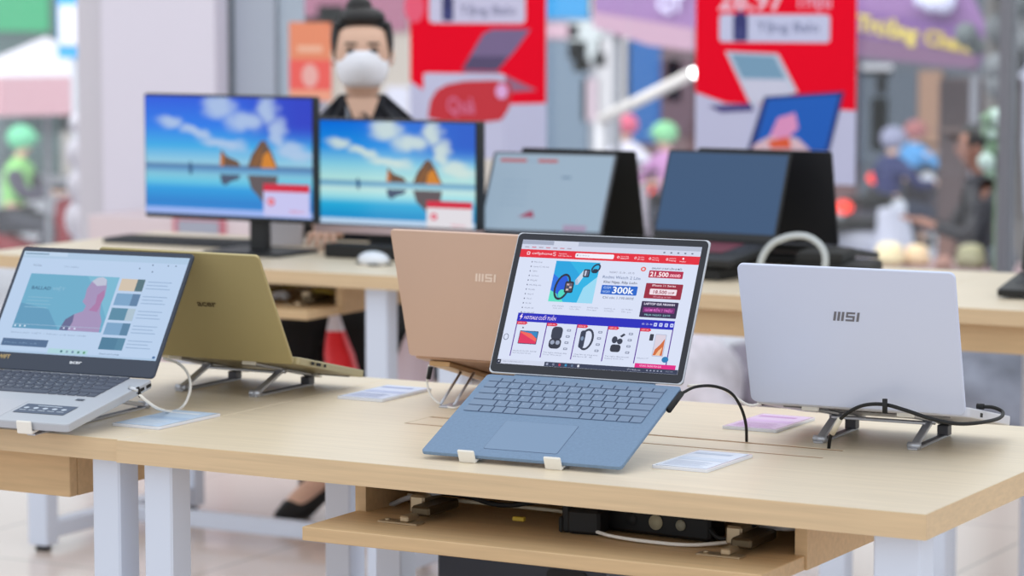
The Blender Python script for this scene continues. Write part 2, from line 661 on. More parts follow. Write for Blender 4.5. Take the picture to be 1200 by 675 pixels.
def page_main():
    w = emi((214, 222, 243), 1.0)
    b = MB()
    x0, x1, y0, y1 = -0.1435, 0.1435, 0.0165, 0.2115
    Z = 0.0006

    def q(a, c, d, e, col, k=1, s=1.0):
        b.quad(a, c, d, e, Z + 0.00012 * k, emi(col, s))
    b.quad(x0, x1, y0, y1, Z, w)
    # browser chrome
    q(x0, x1, 0.2045, y1, (176, 184, 204))
    q(x0, -0.092, 0.2045, 0.2105, (160, 168, 190), 2)
    q(-0.092, -0.052, 0.2045, 0.2110, (206, 212, 230), 2)
    q(x0, x1, 0.1965, 0.2045, (206, 212, 232))
    for k in range(7):
        q(-0.138 + 0.0115 * k, -0.131 + 0.0115 * k, 0.1992, 0.2008, (206, 120, 136) if k % 2 else (170, 160, 180), 2)
    for k in range(5):
        q(0.085 + 0.011 * k, 0.088 + 0.011 * k, 0.1995, 0.2015, (100, 106, 130), 2)
    # red header
    red = (224, 24, 48)
    wt = (248, 226, 236)
    q(x0, x1, 0.1838, 0.1965, red, 1)
    b.text('cellphone', -0.124, 0.1888, 0.0038, Z + 0.0004, emi(wt), w=0.033)
    b.rrect(-0.1325, -0.1275, 0.1878, 0.1928, Z + 0.0002, Z + 0.0003, 0.0012, emi(wt))
    b.rrect(-0.1315, -0.1285, 0.1888, 0.1918, Z + 0.0003, Z + 0.0004, 0.0008, emi(red))
    # the squared S
    for a, c, d, e in ((-0.0895, -0.0855, 0.1928, 0.1935), (-0.0895, -0.0888, 0.1902, 0.1935), (-0.0895, -0.0855, 0.1902, 0.1909), (-0.0862, -0.0855, 0.1876, 0.1909), (-0.0895, -0.0855, 0.1876, 0.1883)):
        q(a, c, d, e, wt, 3)
    b.text('Xem giá tại', -0.0805, 0.1908, 0.0018, Z + 0.0004, emi(wt), w=0.013)
    b.text('Hồ Chí Minh', -0.0805, 0.1872, 0.0020, Z + 0.0004, emi(wt), w=0.021)
    b.rrect(-0.0535, 0.0085, 0.1867, 0.1937, Z + 0.0002, Z + 0.0003, 0.0018, emi((240, 236, 246)))
    b.disc(-0.050, 0.1902, 0.0013, 0.0013, Z + 0.0005, emi((120, 120, 140)), 10)
    b.text('Bạn cần tìm gì?', -0.047, 0.1893, 0.0020, Z + 0.0005, emi((150, 150, 170)), w=0.016)
    for x, t1, t2 in ((0.0135, 'Gọi mua hàng', '1800.2097'), (0.041, 'Cửa hàng', 'gần bạn'), (0.064, 'Tra cứu', 'đơn hàng'), (0.091, 'Giỏ', 'hàng')):
        b.disc(x + 0.002, 0.1902, 0.0018, 0.0020, Z + 0.0003, emi(wt), 10)
        b.disc(x + 0.002, 0.1902, 0.0010, 0.0012, Z + 0.0004, emi(red), 10)
        b.text(t1, x + 0.0055, 0.1910, 0.0016, Z + 0.0004, emi(wt), w=0.010 + 0.003 * (x < 0.02))
        b.text(t2, x + 0.0055, 0.1875, 0.0022, Z + 0.0004, emi(wt), w=0.011 + 0.003 * (x < 0.02))
    b.disc(0.118, 0.1922, 0.0016, 0.0016, Z + 0.0003, emi(wt), 10)
    b.text('Smember', 0.113, 0.1868, 0.0022, Z + 0.0004, emi(wt), w=0.010)
    # left menu
    names = ['Điện thoại', 'Laptop, PC, Màn hình', 'Tablet', 'Âm thanh', 'Đồng hồ', 'Nhà thông minh', 'Phụ kiện', 'Hàng cũ', 'Thu cũ', 'Sim thẻ', 'Khuyến mãi', 'Tin công nghệ']
    for k, n in enumerate(names):
        yy = 0.1768 - 0.0072 * k
        b.text(n, -0.1175, yy - 0.001, 0.0021, Z + 0.0003, emi((118, 124, 148)))
        b.disc(-0.1212, yy, 0.0010, 0.0012, Z + 0.0003, emi((96, 100, 126)), 8)
    # hero banner
    bx0, bx1, by0, by1 = -0.0820, -0.0110, 0.1165, 0.1803
    b.quad(bx0, bx1, by0, by1, Z + 0.0001, emi((30, 176, 226)))
    b.poly([(bx0, by1), (bx0, 0.135), (-0.052, 0.147), (-0.037, 0.157), (-0.060, by1)], Z + 0.0002, emi((14, 160, 220)))
    b.poly([(bx0, 0.160), (bx0, 0.133), (-0.066, 0.125), (-0.068, 0.150)], Z + 0.00025, emi((30, 110, 224)))
    b.poly([(bx0, 0.134), (bx0, by0), (-0.058, by0), (-0.066, 0.127)], Z + 0.0003, emi((92, 222, 196)))
    b.poly([(-0.036, by0), (bx1, by0), (bx1, 0.158), (-0.030, 0.140)], Z + 0.0002, emi((150, 214, 240)))
    # watches
    def ring(cx, cy, rx, ry, m, th, rot=0.0, zz=0.0004):
        n = 22
        pts = []
        for k in range(n):
            a = 2 * pi * k / n
            pts.append((cos(a), sin(a)))
        for k in range(n):
            p, r_ = pts[k], pts[(k + 1) % n]
            def T(px_, py_, s_):
                X_ = px_ * (rx - s_)
                Y_ = py_ * (ry - s_)
                return (cx + X_ * cos(rot) - Y_ * sin(rot), cy + X_ * sin(rot) + Y_ * cos(rot))
            b.poly([T(p[0], p[1], 0), T(r_[0], r_[1], 0), T(r_[0], r_[1], th), T(p[0], p[1], th)], Z + zz, m)
    dark = emi((26, 34, 58))
    b.disc(-0.0640, 0.1400, 0.0090, 0.0185, Z + 0.0003, emi((16, 84, 214)), 20)
    b.disc(-0.0630, 0.1290, 0.0055, 0.0070, Z + 0.00035, emi((70, 214, 190)), 16)
    ring(-0.0640, 0.1400, 0.0125, 0.0210, dark, 0.0034, rot=-0.18)
    b.rrect(-0.0600, -0.0460, 0.1310, 0.1490, Z + 0.0005, Z + 0.0006, 0.0025, emi((20, 24, 40)))
    b.rrect(-0.0580, -0.0480, 0.1335, 0.1465, Z + 0.0006, Z + 0.0007, 0.001, emi((92, 84, 96)))
    for k in range(3):
        q(-0.0570, -0.0530, 0.1345 + 0.004 * k, 0.1370 + 0.004 * k, ((226, 196, 186), (60, 60, 90), (206, 170, 170))[k], 7)
        q(-0.0520, -0.0485, 0.1345 + 0.004 * k, 0.1370 + 0.004 * k, ((50, 52, 84), (220, 190, 186), (90, 88, 120))[k], 7)
    b.poly([(-0.0455, 0.1510), (-0.0340, 0.1685), (-0.0300, 0.1640), (-0.0400, 0.1440)], Z + 0.0003, emi((196, 214, 232)))
    b.poly([(-0.0455, 0.1510), (-0.0435, 0.1440), (-0.0390, 0.1450), (-0.0420, 0.1540)], Z + 0.0004, emi((170, 190, 216)))
    b.rrect(-0.0345, -0.0245, 0.1565, 0.1690, Z + 0.0005, Z + 0.0006, 0.002, dark)
    q(-0.0325, -0.0295, 0.1585, 0.1670, (190, 196, 216), 6)
    q(-0.0285, -0.0262, 0.1585, 0.1670, (86, 94, 120), 6)
    ring(-0.0160, 0.1710, 0.0062, 0.0085, emi((20, 44, 72)), 0.0026, rot=-0.7)
    b.rrect(-0.0200, -0.0125, 0.1635, 0.1700, Z + 0.0005, Z + 0.0006, 0.002, emi((18, 36, 62)))
    # banner copy
    ink = emi((42, 52, 88))
    b.text('NGÀY 15.10 - 18.10', 0.007, 0.1650, 0.0027, Z + 0.0003, emi((110, 116, 142)), w=0.039)
    b.text('Redmi Watch 2 Lite', -0.0025, 0.1565, 0.0046, Z + 0.0003, emi((80, 104, 150)), w=0.0600)
    b.text('Khai Ngay, Rẻp Luôn', 0.0005, 0.1495, 0.0036, Z + 0.0003, ink, w=0.053, bold=0.01)
    b.rrect(-0.0010, 0.0560, 0.1320, 0.1462, Z + 0.0002, Z + 0.0003, 0.0012, emi((16, 96, 200)))
    b.text('GIẢM', 0.0020, 0.1405, 0.0036, Z + 0.0005, emi((190, 214, 246)), w=0.012)
    b.text('NGAY', 0.0020, 0.1342, 0.0036, Z + 0.0005, emi((190, 214, 246)), w=0.012)
    b.text('300k', 0.0170, 0.1340, 0.0102, Z + 0.0005, emi((244, 248, 255)), w=0.034, bold=0.02)
    b.text('Chỉ còn 1.190.000đ', 0.0040, 0.1253, 0.0036, Z + 0.0003, emi((70, 78, 110)), w=0.049)
    b.disc(0.0590, 0.1735, 0.0042, 0.0036, Z + 0.0003, emi((232, 80, 60)), 16)
    b.disc(0.0590, 0.1735, 0.0022, 0.0018, Z + 0.0004, emi((220, 214, 232)), 12)
    # banner tabs beneath the hero
    for k, (ta, tb_) in enumerate((('MI PAD', 'Giá tốt'), ('GALAXY S21', 'Ưu đãi'), ('WATCH 2 LITE', 'Mua ngay'), ('OPPO A', 'Chốt'), ('TỰU TRƯỜNG', 'Săn quà'))):
        x = -0.073 + 0.0275 * k
        b.text(ta, x, 0.1090, 0.0019, Z + 0.0003, emi((140, 146, 170)), w=0.018)
        b.text(tb_, x + 0.001, 0.1055, 0.0019, Z + 0.0003, emi((150, 156, 178)), w=0.015)
    # right promos
    b.text('GALAXY Z FLIP LỚN & MỚI', 0.0720, 0.1742, 0.0026, Z + 0.0003, ink, w=0.047, bold=0.01)
    b.rrect(0.0690, 0.1225, 0.1610, 0.1722, Z + 0.0002, Z + 0.0003, 0.001, emi((176, 20, 66)))
    b.text('21.500', 0.0712, 0.1630, 0.0070, Z + 0.0005, emi((255, 236, 240)), w=0.029, bold=0.025)
    b.text('.000Đ', 0.1010, 0.1632, 0.0044, Z + 0.0005, emi((255, 200, 214)), w=0.018, bold=0.02)
    b.rrect(0.0680, 0.1260, 0.1290, 0.1525, Z + 0.0002, Z + 0.0003, 0.0012, emi((150, 20, 52)))
    b.text('iPhone 11 Series', 0.0780, 0.1478, 0.0031, Z + 0.0005, emi((250, 222, 230)), w=0.037, bold=0.01)
    b.rrect(0.0760, 0.1180, 0.1350, 0.1440, Z + 0.0004, Z + 0.0005, 0.0012, emi((240, 222, 232)))
    b.text('18.500', 0.0820, 0.1368, 0.0050, Z + 0.0006, emi((150, 24, 60)), w=0.021, bold=0.02)
    b.text('.000Đ', 0.1040, 0.1370, 0.0032, Z + 0.0006, emi((150, 24, 60)), w=0.011)
    b.text('Số lượng có hạn', 0.0830, 0.1308, 0.0022, Z + 0.0005, emi((236, 176, 196)), w=0.028)
    b.rrect(0.0670, 0.1245, 0.1000, 0.1245, Z + 0.0002, Z + 0.0003, 0.0012, emi((44, 28, 72)))
    b.text('LAPTOP GIÁ NHANH', 0.0710, 0.1190, 0.0033, Z + 0.0005, emi((232, 226, 246)), w=0.048, bold=0.02)
    b.rrect(0.0710, 0.1205, 0.1075, 0.1155, Z + 0.0004, Z + 0.0005, 0.001, emi((120, 28, 112)))
    b.text('GIẢM ĐẾN 7 TRIỆU', 0.0740, 0.1093, 0.0037, Z + 0.0006, emi((236, 120, 210)), w=0.043, bold=0.01)
    b.text('MUA NGAY 22/10', 0.0750, 0.1025, 0.0028, Z + 0.0005, emi((160, 216, 226)), w=0.040)
    # hot sale block
    bl = (16, 22, 184)
    q(-0.1258, 0.1242, 0.0830, 0.0965, bl, 1)
    b.poly([(-0.1222, 0.0905), (-0.1190, 0.0948), (-0.1178, 0.0948), (-0.1192, 0.0912), (-0.1172, 0.0912), (-0.1215, 0.0848), (-0.1200, 0.0892)], Z + 0.0004, emi((255, 230, 250)))
    b.text('HOTSALE CUỐI TUẦN', -0.1150, 0.0872, 0.0048, Z + 0.0003, emi((240, 220, 246)), w=0.052, shear=0.25, bold=0.015)
    b.text('02 : 25 : 46', 0.0740, 0.0885, 0.0026, Z + 0.0003, emi((214, 214, 240)), w=0.016)
    for x in (0.0950, 0.1035, 0.1120, 0.1205):
        b.rrect(x - 0.0026, x + 0.0026, 0.0868, 0.0924, Z + 0.0003, Z + 0.0004, 0.001, emi((196, 204, 246)))
        q(x - 0.0008, x + 0.0008, 0.0888, 0.0904, bl, 5)
    pur = (86, 28, 150)
    for x in (-0.1245, -0.0757, -0.0268, 0.0225, 0.0730, 0.1235):
        q(x - 0.0008, x + 0.0008, 0.0292, 0.0835, pur, 2)
    for x in (-0.1235, -0.0745, -0.0256, 0.0237, 0.0742):
        b.poly([(x - 0.0008, 0.0832), (x - 0.0008, 0.0782), (x + 0.0135, 0.0782), (x + 0.0165, 0.0807), (x + 0.0135, 0.0832)], Z + 0.0005, emi((214, 22, 60)))
        b.text('GIẢM 18%', x + 0.001, 0.0796, 0.0022, Z + 0.0007, emi((255, 214, 224)), w=0.0115)
    # product: laptop wallpaper
    b.rrect(-0.1165, -0.0865, 0.0485, 0.0690, Z + 0.0003, Z + 0.0004, 0.001, emi((24, 50, 96)))
    b.poly([(-0.1155, 0.0495), (-0.0875, 0.0495), (-0.0875, 0.0525), (-0.1155, 0.0660)], Z + 0.0006, emi((222, 40, 88)))
    b.poly([(-0.1155, 0.0660), (-0.0875, 0.0525), (-0.0875, 0.0575), (-0.0980, 0.0650), (-0.1155, 0.0680)], Z + 0.0006, emi((240, 98, 84)))
    b.poly([(-0.0875, 0.0580), (-0.0875, 0.0680), (-0.1150, 0.0682), (-0.0980, 0.0652)], Z + 0.0006, emi((40, 130, 190)))
    b.disc(-0.1130, 0.0735, 0.0014, 0.0012, Z + 0.0003, emi((50, 52, 70)), 8)
    # product: earbud case
    dk = emi((46, 52, 72))
    b.rrect(-0.0655, -0.0480, 0.0580, 0.0780, Z + 0.0003, Z + 0.0004, 0.006, dk)
    b.rrect(-0.0665, -0.0470, 0.0440, 0.0600, Z + 0.0004, Z + 0.0005, 0.006, emi((38, 42, 60)))
    b.disc(-0.0610, 0.0535, 0.0035, 0.0034, Z + 0.0007, emi((150, 160, 184)), 12)
    b.disc(-0.0525, 0.0535, 0.0035, 0.0034, Z + 0.0007, emi((150, 160, 184)), 12)
    # product: band
    ring(-0.0080, 0.0610, 0.0110, 0.0170, dk, 0.0035, rot=-0.15)
    b.rrect(-0.0190, -0.0105, 0.0470, 0.0745, Z + 0.0005, Z + 0.0006, 0.004, emi((44, 52, 76)))
    b.disc(-0.0148, 0.0620, 0.0024, 0.0034, Z + 0.0008, emi((120, 140, 170)), 12)
    # product: earbuds
    b.rrect(0.0320, 0.0480, 0.0445, 0.0560, Z + 0.0003, Z + 0.0004, 0.004, emi((40, 44, 60)))
    b.disc(0.0365, 0.0630, 0.0045, 0.0055, Z + 0.0005, dk, 12)
    b.disc(0.0450, 0.0610, 0.0045, 0.0045, Z + 0.0005, dk, 12)
    b.poly([(0.0435, 0.0690), (0.0490, 0.0735), (0.0520, 0.0715), (0.0470, 0.0670)], Z + 0.0005, dk)
    # product: phones
    b.rrect(0.0985, 0.1160, 0.0415, 0.0755, Z + 0.0003, Z + 0.0004, 0.0015, emi((176, 186, 212)))
    b.rrect(0.0995, 0.1150, 0.0425, 0.0745, Z + 0.0005, Z + 0.0006, 0.001, emi((216, 206, 220)))
    b.poly([(0.1000, 0.0430), (0.1145, 0.0430), (0.1145, 0.0690), (0.1090, 0.0600), (0.1020, 0.0520)], Z + 0.0008, emi((206, 104, 52)))
    b.poly([(0.1040, 0.0430), (0.1110, 0.0430), (0.1130, 0.0560), (0.1075, 0.0500)], Z + 0.0009, emi((238, 190, 150)))
    b.rrect(0.0900, 0.0960, 0.0650, 0.0750, Z + 0.0003, Z + 0.0004, 0.001, emi((40, 44, 60)))
    b.disc(0.1205, 0.0375, 0.0052, 0.0046, Z + 0.0006, emi((24, 118, 176)), 16)
    # little spec icons
    for cx in (-0.0385, 0.0115, 0.0600):
        for k in range(4):
            b.rrect(cx - 0.0032, cx + 0.0032, 0.0715 - 0.0095 * k, 0.0750 - 0.0095 * k, Z + 0.0003, Z + 0.0004, 0.001, emi((130, 138, 162)))
            q(cx - 0.0018, cx + 0.0018, 0.0725 - 0.0095 * k, 0.0740 - 0.0095 * k, (206, 214, 236), 5)
    for x, t1, t2 in ((-0.1215, 'MacBook Air M1 256GB', 'Chính hãng Apple Việt Nam'), (-0.0725, 'Tai nghe không dây', 'True Wireless'), (-0.0235, 'Vòng đeo tay thông minh', 'Band 6'), (0.0262, 'Tai nghe Bluetooth', 'Galaxy Buds Pro'), (0.0765, 'Xiaomi 11T', '')):
        b.text(t1, x, 0.0368, 0.0019, Z + 0.0003, emi((120, 126, 150)), w=0.038 if t2 else 0.018)
        if t2:
            b.text(t2, x, 0.0335, 0.0019, Z + 0.0003, emi((130, 136, 160)), w=0.03)
    q(0.0755, 0.1390, 0.0232, 0.0298, (222, 22, 130), 4)
    b.text('XẢ KHO, ONLINE MUA QUÀ', 0.0830, 0.0250, 0.0028, Z + 0.0007, emi((250, 210, 236)), w=0.034)
    # status strip + task bar
    q(x0, -0.0665, 0.0165, 0.0235, (206, 212, 232), 2)
    b.text('https://cellphones.com.vn', x0 + 0.010, 0.0195, 0.0020, Z + 0.0005, emi((140, 146, 166)), w=0.033)
    q(-0.0665, x1, 0.0165, 0.0232, (44, 52, 80), 4)
    for k, c in enumerate(((150, 156, 180), (120, 126, 150), (190, 40, 70), (40, 140, 190), (90, 110, 140), (220, 224, 236))):
        x = -0.0620 + 0.0100 * k
        b.rrect(x - 0.0016, x + 0.0016, 0.0180, 0.0216, Z + 0.0006, Z + 0.0007, 0.0006, emi(c))
    b.text('27°C Nhiều mây', 0.0650, 0.0185, 0.0022, Z + 0.0007, emi((190, 196, 214)), w=0.021)
    for k in range(5):
        q(0.0950 + 0.0055 * k, 0.0975 + 0.0055 * k, 0.0188, 0.0208, (150, 156, 180), 6)
    b.text('10:25 AM', 0.1250, 0.0190, 0.0020, Z + 0.0007, emi((150, 156, 180)), w=0.011)
    q(x0, -0.1370, 0.0165, 0.0228, (30, 36, 60), 5)
    q(-0.1412, -0.1392, 0.0188, 0.0206, (220, 224, 240), 7)
    # scroll arrow bubble
    ring(-0.1372, 0.0580, 0.0042, 0.0050, emi((84, 90, 116)), 0.0009)
    return b


S.lidpart(page_main(), 'screen')


# ---- stands
def folding_stand(label, loc, psi, half, yf, zf, a, Lt, yrear, tipw=0.026, top_off=0.0, barw=0.014, group='folding aluminium laptop stands', fr_clip=True):
    """local frame: user side is -y. zf = height of the bars' top face at y = yf, above the table"""
    t = thing('laptop_stand', label, 'stand', loc, psi, group)
    ca, sa = cos(a), sin(a)
    for sx in (-half, half):
        b = MB()
        b.box(sx - barw / 2, sx + barw / 2, yf + 0.012, yrear, 0, 0.0032, STANDM, bev=0.0008)
        b.box(sx - barw * 0.28, sx + barw * 0.28, yf + 0.03, yrear - 0.03, 0.0030, 0.0038, STANDD)
        b.build('base_bar', t)
        X = M.Translation((sx, yf, zf)) @ M.Rotation(a, 4, 'X')
        b = MB(X)
        b.box(-barw / 2, barw / 2, 0, Lt, -0.0045, -0.0003, STANDM, bev=0.0008)
        tb = b.build('support_arm', t)
        # strut from the rear foot up to the arm
        ytop = yf + (yrear - yf) * 0.55
        zt = zf + (ytop - yf) * math.tan(a) - 0.005
        b = MB()
        p0, p1 = V((sx, yrear - 0.008, 0.005)), V((sx, ytop, zt))
        d = p1 - p0
        Xq = M.Translation(p0) @ M.Rotation(atan2(d.z, d.y), 4, 'X')
        bb = MB(Xq)
        bb.box(-barw * 0.42, barw * 0.42, 0, d.length, -0.003, 0.003, STANDM, bev=0.001)
        bb.build('strut', t)
        b = MB()
        b.cyl((sx - barw * 0.65, yrear - 0.008, 0.0055), (sx + barw * 0.65, yrear - 0.008, 0.0055), 0.0055, STANDM)
        b.build('pivot', t)
        b = MB()
        b.cyl((sx - barw * 0.65, ytop, zt), (sx + barw * 0.65, ytop, zt), 0.004, STANDM)
        b.build('pivot', t)
        b = MB()
        b.box(sx - barw * 0.6, sx + barw * 0.6, yf + 0.012, yf + 0.03, 0.002, max(0.006, zf - 0.001), STANDD, bev=0.001)
        b.build('front_joint', t)
        if fr_clip:
            b = MB(X)
            b.box(-tipw / 2, tipw / 2, -0.0055, -0.0015, -0.0045, 0.0155, SILIC, bev=0.0015)
            b.box(-tipw / 2, tipw / 2, -0.0035, 0.016, -0.0045, -0.0005, SILIC, bev=0.001)
            setl(b.build('clip', tb), 'white silicone clip')
        b = MB(X)
        b.box(-0.013, 0.013, Lt - 0.001, Lt + 0.003, -0.005, 0.006, SILIC, bev=0.001)
        setl(b.build('end_pad', tb), 'white end pad')
    # cross link
    b = MB()
    b.box(-half, half, yf + 0.10, yf + 0.112, zf + 0.105 * math.tan(a) - 0.0095, zf + 0.105 * math.tan(a) - 0.0055, STANDM, bev=0.0008)
    b.build('cross_link', t)
    return t


def stand_for(lap_loc, psi, a, d, tb, label, off=0.0, half=0.0715, yrear=None, clip=True, Lt=None, df=0.0):
    """place a stand so that its arms touch the laptop's underside"""
    yfl = -d * cos(a) + tb * sin(a)
    zfl = lap_loc[2] - d * sin(a) - tb * cos(a) - 0.0006
    x, y = lap_loc[0], lap_loc[1]
    zz = zfl - TT
    return folding_stand(label, (x + off * cos(psi), y + off * sin(psi), TT), psi, half, yfl - 0.0005, zz, a, Lt or (d * 0.92), yrear if yrear is not None else 0.0, fr_clip=clip)


stand_for((-1.907, 3.659, 0.846), R_(2.2), R_(22.4), 0.223, 0.0055, 'folding aluminium stand with white clips under the open blue-grey laptop', off=-0.013, half=0.0665, yrear=0.0)

# ---- 2. silver laptop with the video page (left)
SILB = mat('silver_deck', (186, 190, 198), rough=0.42, metal=0.35)
A = Laptop('open silver laptop showing a video page, cut by the left edge', (-2.765, 3.565, 0.811), R_(4.2), R_(9.2), R_(55.0),
           0.318, 0.237, 0.222, 0.013, 0.005, SILB, mat('silver_lid', (70, 80, 98), rough=0.35, metal=0.4), rad=0.007)
b = MB()
b.rrect(-0.1585, 0.1585, 0.0025, 0.2215, 0.0, 0.0004, 0.0065, mat('bezel_blue_black', (44, 54, 72), rough=0.35))
A.lidpart(b, 'bezel')
b = MB()
b.disc(0.0, 0.2165, 0.0013, 0.0013, 0.0006, mat('lens', (70, 74, 90), rough=0.2))
A.lidpart(b, 'webcam')
b = MB()
b.text('acer', 0.002, 0.0175, 0.0060, 0.0008, mat('badge_white', (236, 238, 244), rough=0.3), w=0.022, bold=0.02)
A.lidpart(b, 'logo')
b = MB()
b.text('SWIFT', -0.136, 0.0195, 0.0070, 0.0008, mat('sticker_gold', (196, 168, 110), rough=0.3), w=0.026, bold=0.02)
A.lidpart(b, 'sticker')
keyboard(A, -0.128, 0.122, 0.0085 - 0.012, -0.106, mat('dark_keys', (64, 72, 90), rough=0.5), mat('key_legend_bright', (226, 230, 236), rough=0.5), mat('silver_well', (176, 178, 186), rough=0.5), gap=0.0022)
b = MB()
b.rrect(-0.075, 0.030, -0.222, -0.142, 0.0, 0.0003, 0.003, mat('touchpad_silver', (188, 190, 198), rough=0.4, metal=0.3))
A.basepart(b, 'touchpad')
b = MB()
b.quad(0.037, 0.126, -0.1995, -0.1570, 0.0006, mat('sticker_slate', (70, 84, 108), rough=0.5))
ic = mat('sticker_ink', (196, 206, 220), rough=0.5)
for k in range(5):
    b.disc(0.047 + 0.0165 * k, -0.176, 0.0045, 0.0040, 0.0008, ic, 12)
    b.quad(0.041 + 0.0165 * k, 0.053 + 0.0165 * k, -0.188, -0.186, 0.0008, ic)
b.quad(0.060, 0.103, -0.166, -0.1635, 0.0008, ic)
setl(A.basepart(b, 'sticker'), 'slate blue feature sticker')
b = MB()
b.quad(0.100, 0.114, -0.127, -0.119, 0.0006, mat('dark_keys', (64, 72, 90)))
A.basepart(b, 'fingerprint_reader')
for (y0, y1) in ((-0.012, -0.002), (-0.040, -0.022)):
    b = MB()
    b.box(0.1588, 0.1594, y0 - 0.008, y1 - 0.004, -0.0095, -0.0045, BLACKS)
    A.basepart(b, 'port')


def page_video():
    b = MB()
    Z = 0.0006
    x0, x1, y0, y1 = -0.153, 0.154, 0.031, 0.2135

    def q(a, c, d, e, col, k=1, s=1.0):
        b.quad(a, c, d, e, Z + 0.00012 * k, emi(col, s))
    b.quad(x0, x1, y0, y1, Z, emi((182, 204, 232)))
    q(x0, x1, 0.2020, y1, (170, 196, 222))
    q(x0, -0.07, 0.2060, y1, (186, 208, 232), 2)
    q(-0.150, -0.105, 0.2080, 0.2105, (120, 150, 176), 3)
    b.text('YouTube', -0.128, 0.1870, 0.0036, Z + 0.0003, emi((108, 126, 150)), w=0.016)
    b.text('Tìm kiếm', -0.070, 0.1870, 0.0026, Z + 0.0003, emi((140, 160, 186)), w=0.028)
    for x, y in ((0.070, 0.191), (0.092, 0.198), (0.120, 0.198), (0.134, 0.198), (0.095, 0.186)):
        b.disc(x, y, 0.0014, 0.0014, Z + 0.0003, emi((96, 116, 142)), 8)
    # video
    q(-0.1260, 0.0395, 0.0745, 0.1735, (104, 168, 198), 1)
    b.poly([(-0.1260, 0.0745), (-0.0400, 0.0745), (-0.0700, 0.110), (-0.1260, 0.120)], Z + 0.0002, emi((92, 150, 184)))
    b.poly([(-0.02, 0.1735), (0.0395, 0.1735), (0.0395, 0.10), (0.02, 0.13)], Z + 0.0002, emi((118, 180, 206)))
    b.text('BALLAD', -0.1155, 0.1450, 0.0058, Z + 0.0003, emi((60, 104, 136)), w=0.036, bold=0.02)
    b.text('VIỆT', -0.0765, 0.1450, 0.0052, Z + 0.0003, emi((140, 184, 208)), w=0.024)
    for k in range(4):
        q(-0.1165, -0.070 - 0.004 * (k % 2), 0.1300 - 0.006 * k, 0.1315 - 0.006 * k, (128, 178, 204), 3)
    # singer, head in profile, shoulders
    b.poly([(-0.038, 0.0745), (-0.033, 0.094), (-0.020, 0.104), (-0.006, 0.110), (-0.004, 0.120), (-0.013, 0.127), (-0.011, 0.135), (-0.013, 0.150), (-0.008, 0.164), (0.000, 0.171), (0.010, 0.1725), (0.018, 0.168), (0.022, 0.155),
            (0.024, 0.140), (0.022, 0.125), (0.026, 0.108), (0.034, 0.094), (0.036, 0.0745)], Z + 0.0004, emi((160, 142, 182)))
    b.poly([(0.004, 0.112), (0.012, 0.125), (0.010, 0.140), (0.020, 0.150), (0.024, 0.138), (0.020, 0.110)], Z + 0.0005, emi((166, 118, 164)))
    b.poly([(-0.008, 0.164), (0.000, 0.171), (0.010, 0.1725), (0.018, 0.168), (0.020, 0.158), (0.004, 0.156)], Z + 0.0005, emi((186, 190, 210)))
    b.poly([(-0.038, 0.0745), (-0.033, 0.094), (-0.020, 0.104), (-0.018, 0.090), (-0.022, 0.0745)], Z + 0.0005, emi((96, 100, 140)))
    for k in range(3):
        b.disc(-0.121 + 0.009 * k, 0.0785, 0.0018, 0.0018, Z + 0.0006, emi((206, 224, 240)), 8)
        b.disc(-0.030 + 0.010 * k, 0.0785, 0.0018, 0.0018, Z + 0.0006, emi((206, 214, 236)), 8)
    q(-0.126, 0.0395, 0.0812, 0.0818, (170, 196, 220), 5)
    b.text('BALLAD VIỆT - Nhạc trẻ hay nhất', -0.1240, 0.0655, 0.0022, Z + 0.0003, emi((130, 152, 180)), w=0.14)
    q(-0.1350, -0.0500, 0.0425, 0.0555, (76, 104, 140), 2)
    b.text('Phát tất cả', -0.1300, 0.0470, 0.0024, Z + 0.0005, emi((120, 150, 184)), w=0.060)
    # side list
    for k, (c, c2) in enumerate((((206, 190, 170), (80, 110, 120)), ((120, 160, 196), (90, 124, 160)), ((84, 134, 160), (170, 190, 204)), ((120, 160, 196), (84, 126, 158)), ((70, 120, 150), (80, 130, 158)))):
        yt = 0.1715 - 0.0262 * k
        q(0.0445, 0.0880, yt - 0.0215, yt, c, 2)
        q(0.0740, 0.0880, yt - 0.0215, yt, c2, 3)
        for j in range(3):
            q(0.0930, 0.1370 - 0.006 * (j % 2), yt - 0.0045 - 0.006 * j, yt - 0.0030 - 0.006 * j, (146, 172, 204), 2)
    b.text('Danh sách phát', 0.050, 0.0365, 0.0024, Z + 0.0003, emi((60, 96, 130)), w=0.036)
    # task bar
    q(x0, x1, y0, 0.0345, (168, 194, 222), 1)
    q(-0.045, 0.028, 0.0330, 0.0420, (170, 208, 216), 1)
    for k in range(5):
        b.rrect(-0.022 + 0.0105 * k, -0.018 + 0.0105 * k, 0.0355, 0.0395, Z + 0.0003, Z + 0.0004, 0.001, emi(((60, 110, 120), (130, 156, 176), (110, 140, 166), (80, 130, 120), (90, 150, 110))[k]))
    q(0.146, 0.151, 0.0345, 0.0385, (70, 110, 160), 3)
    q(-0.151, -0.146, 0.0365, 0.0405, (60, 90, 130), 3)
    return b


A.lidpart(page_video(), 'screen')
stand_for((-2.765, 3.565, 0.811), R_(4.2), R_(9.2), 0.237, 0.013, 'folding aluminium stand under the silver laptop with the video page', off=0.035, half=0.050, yrear=0.10)

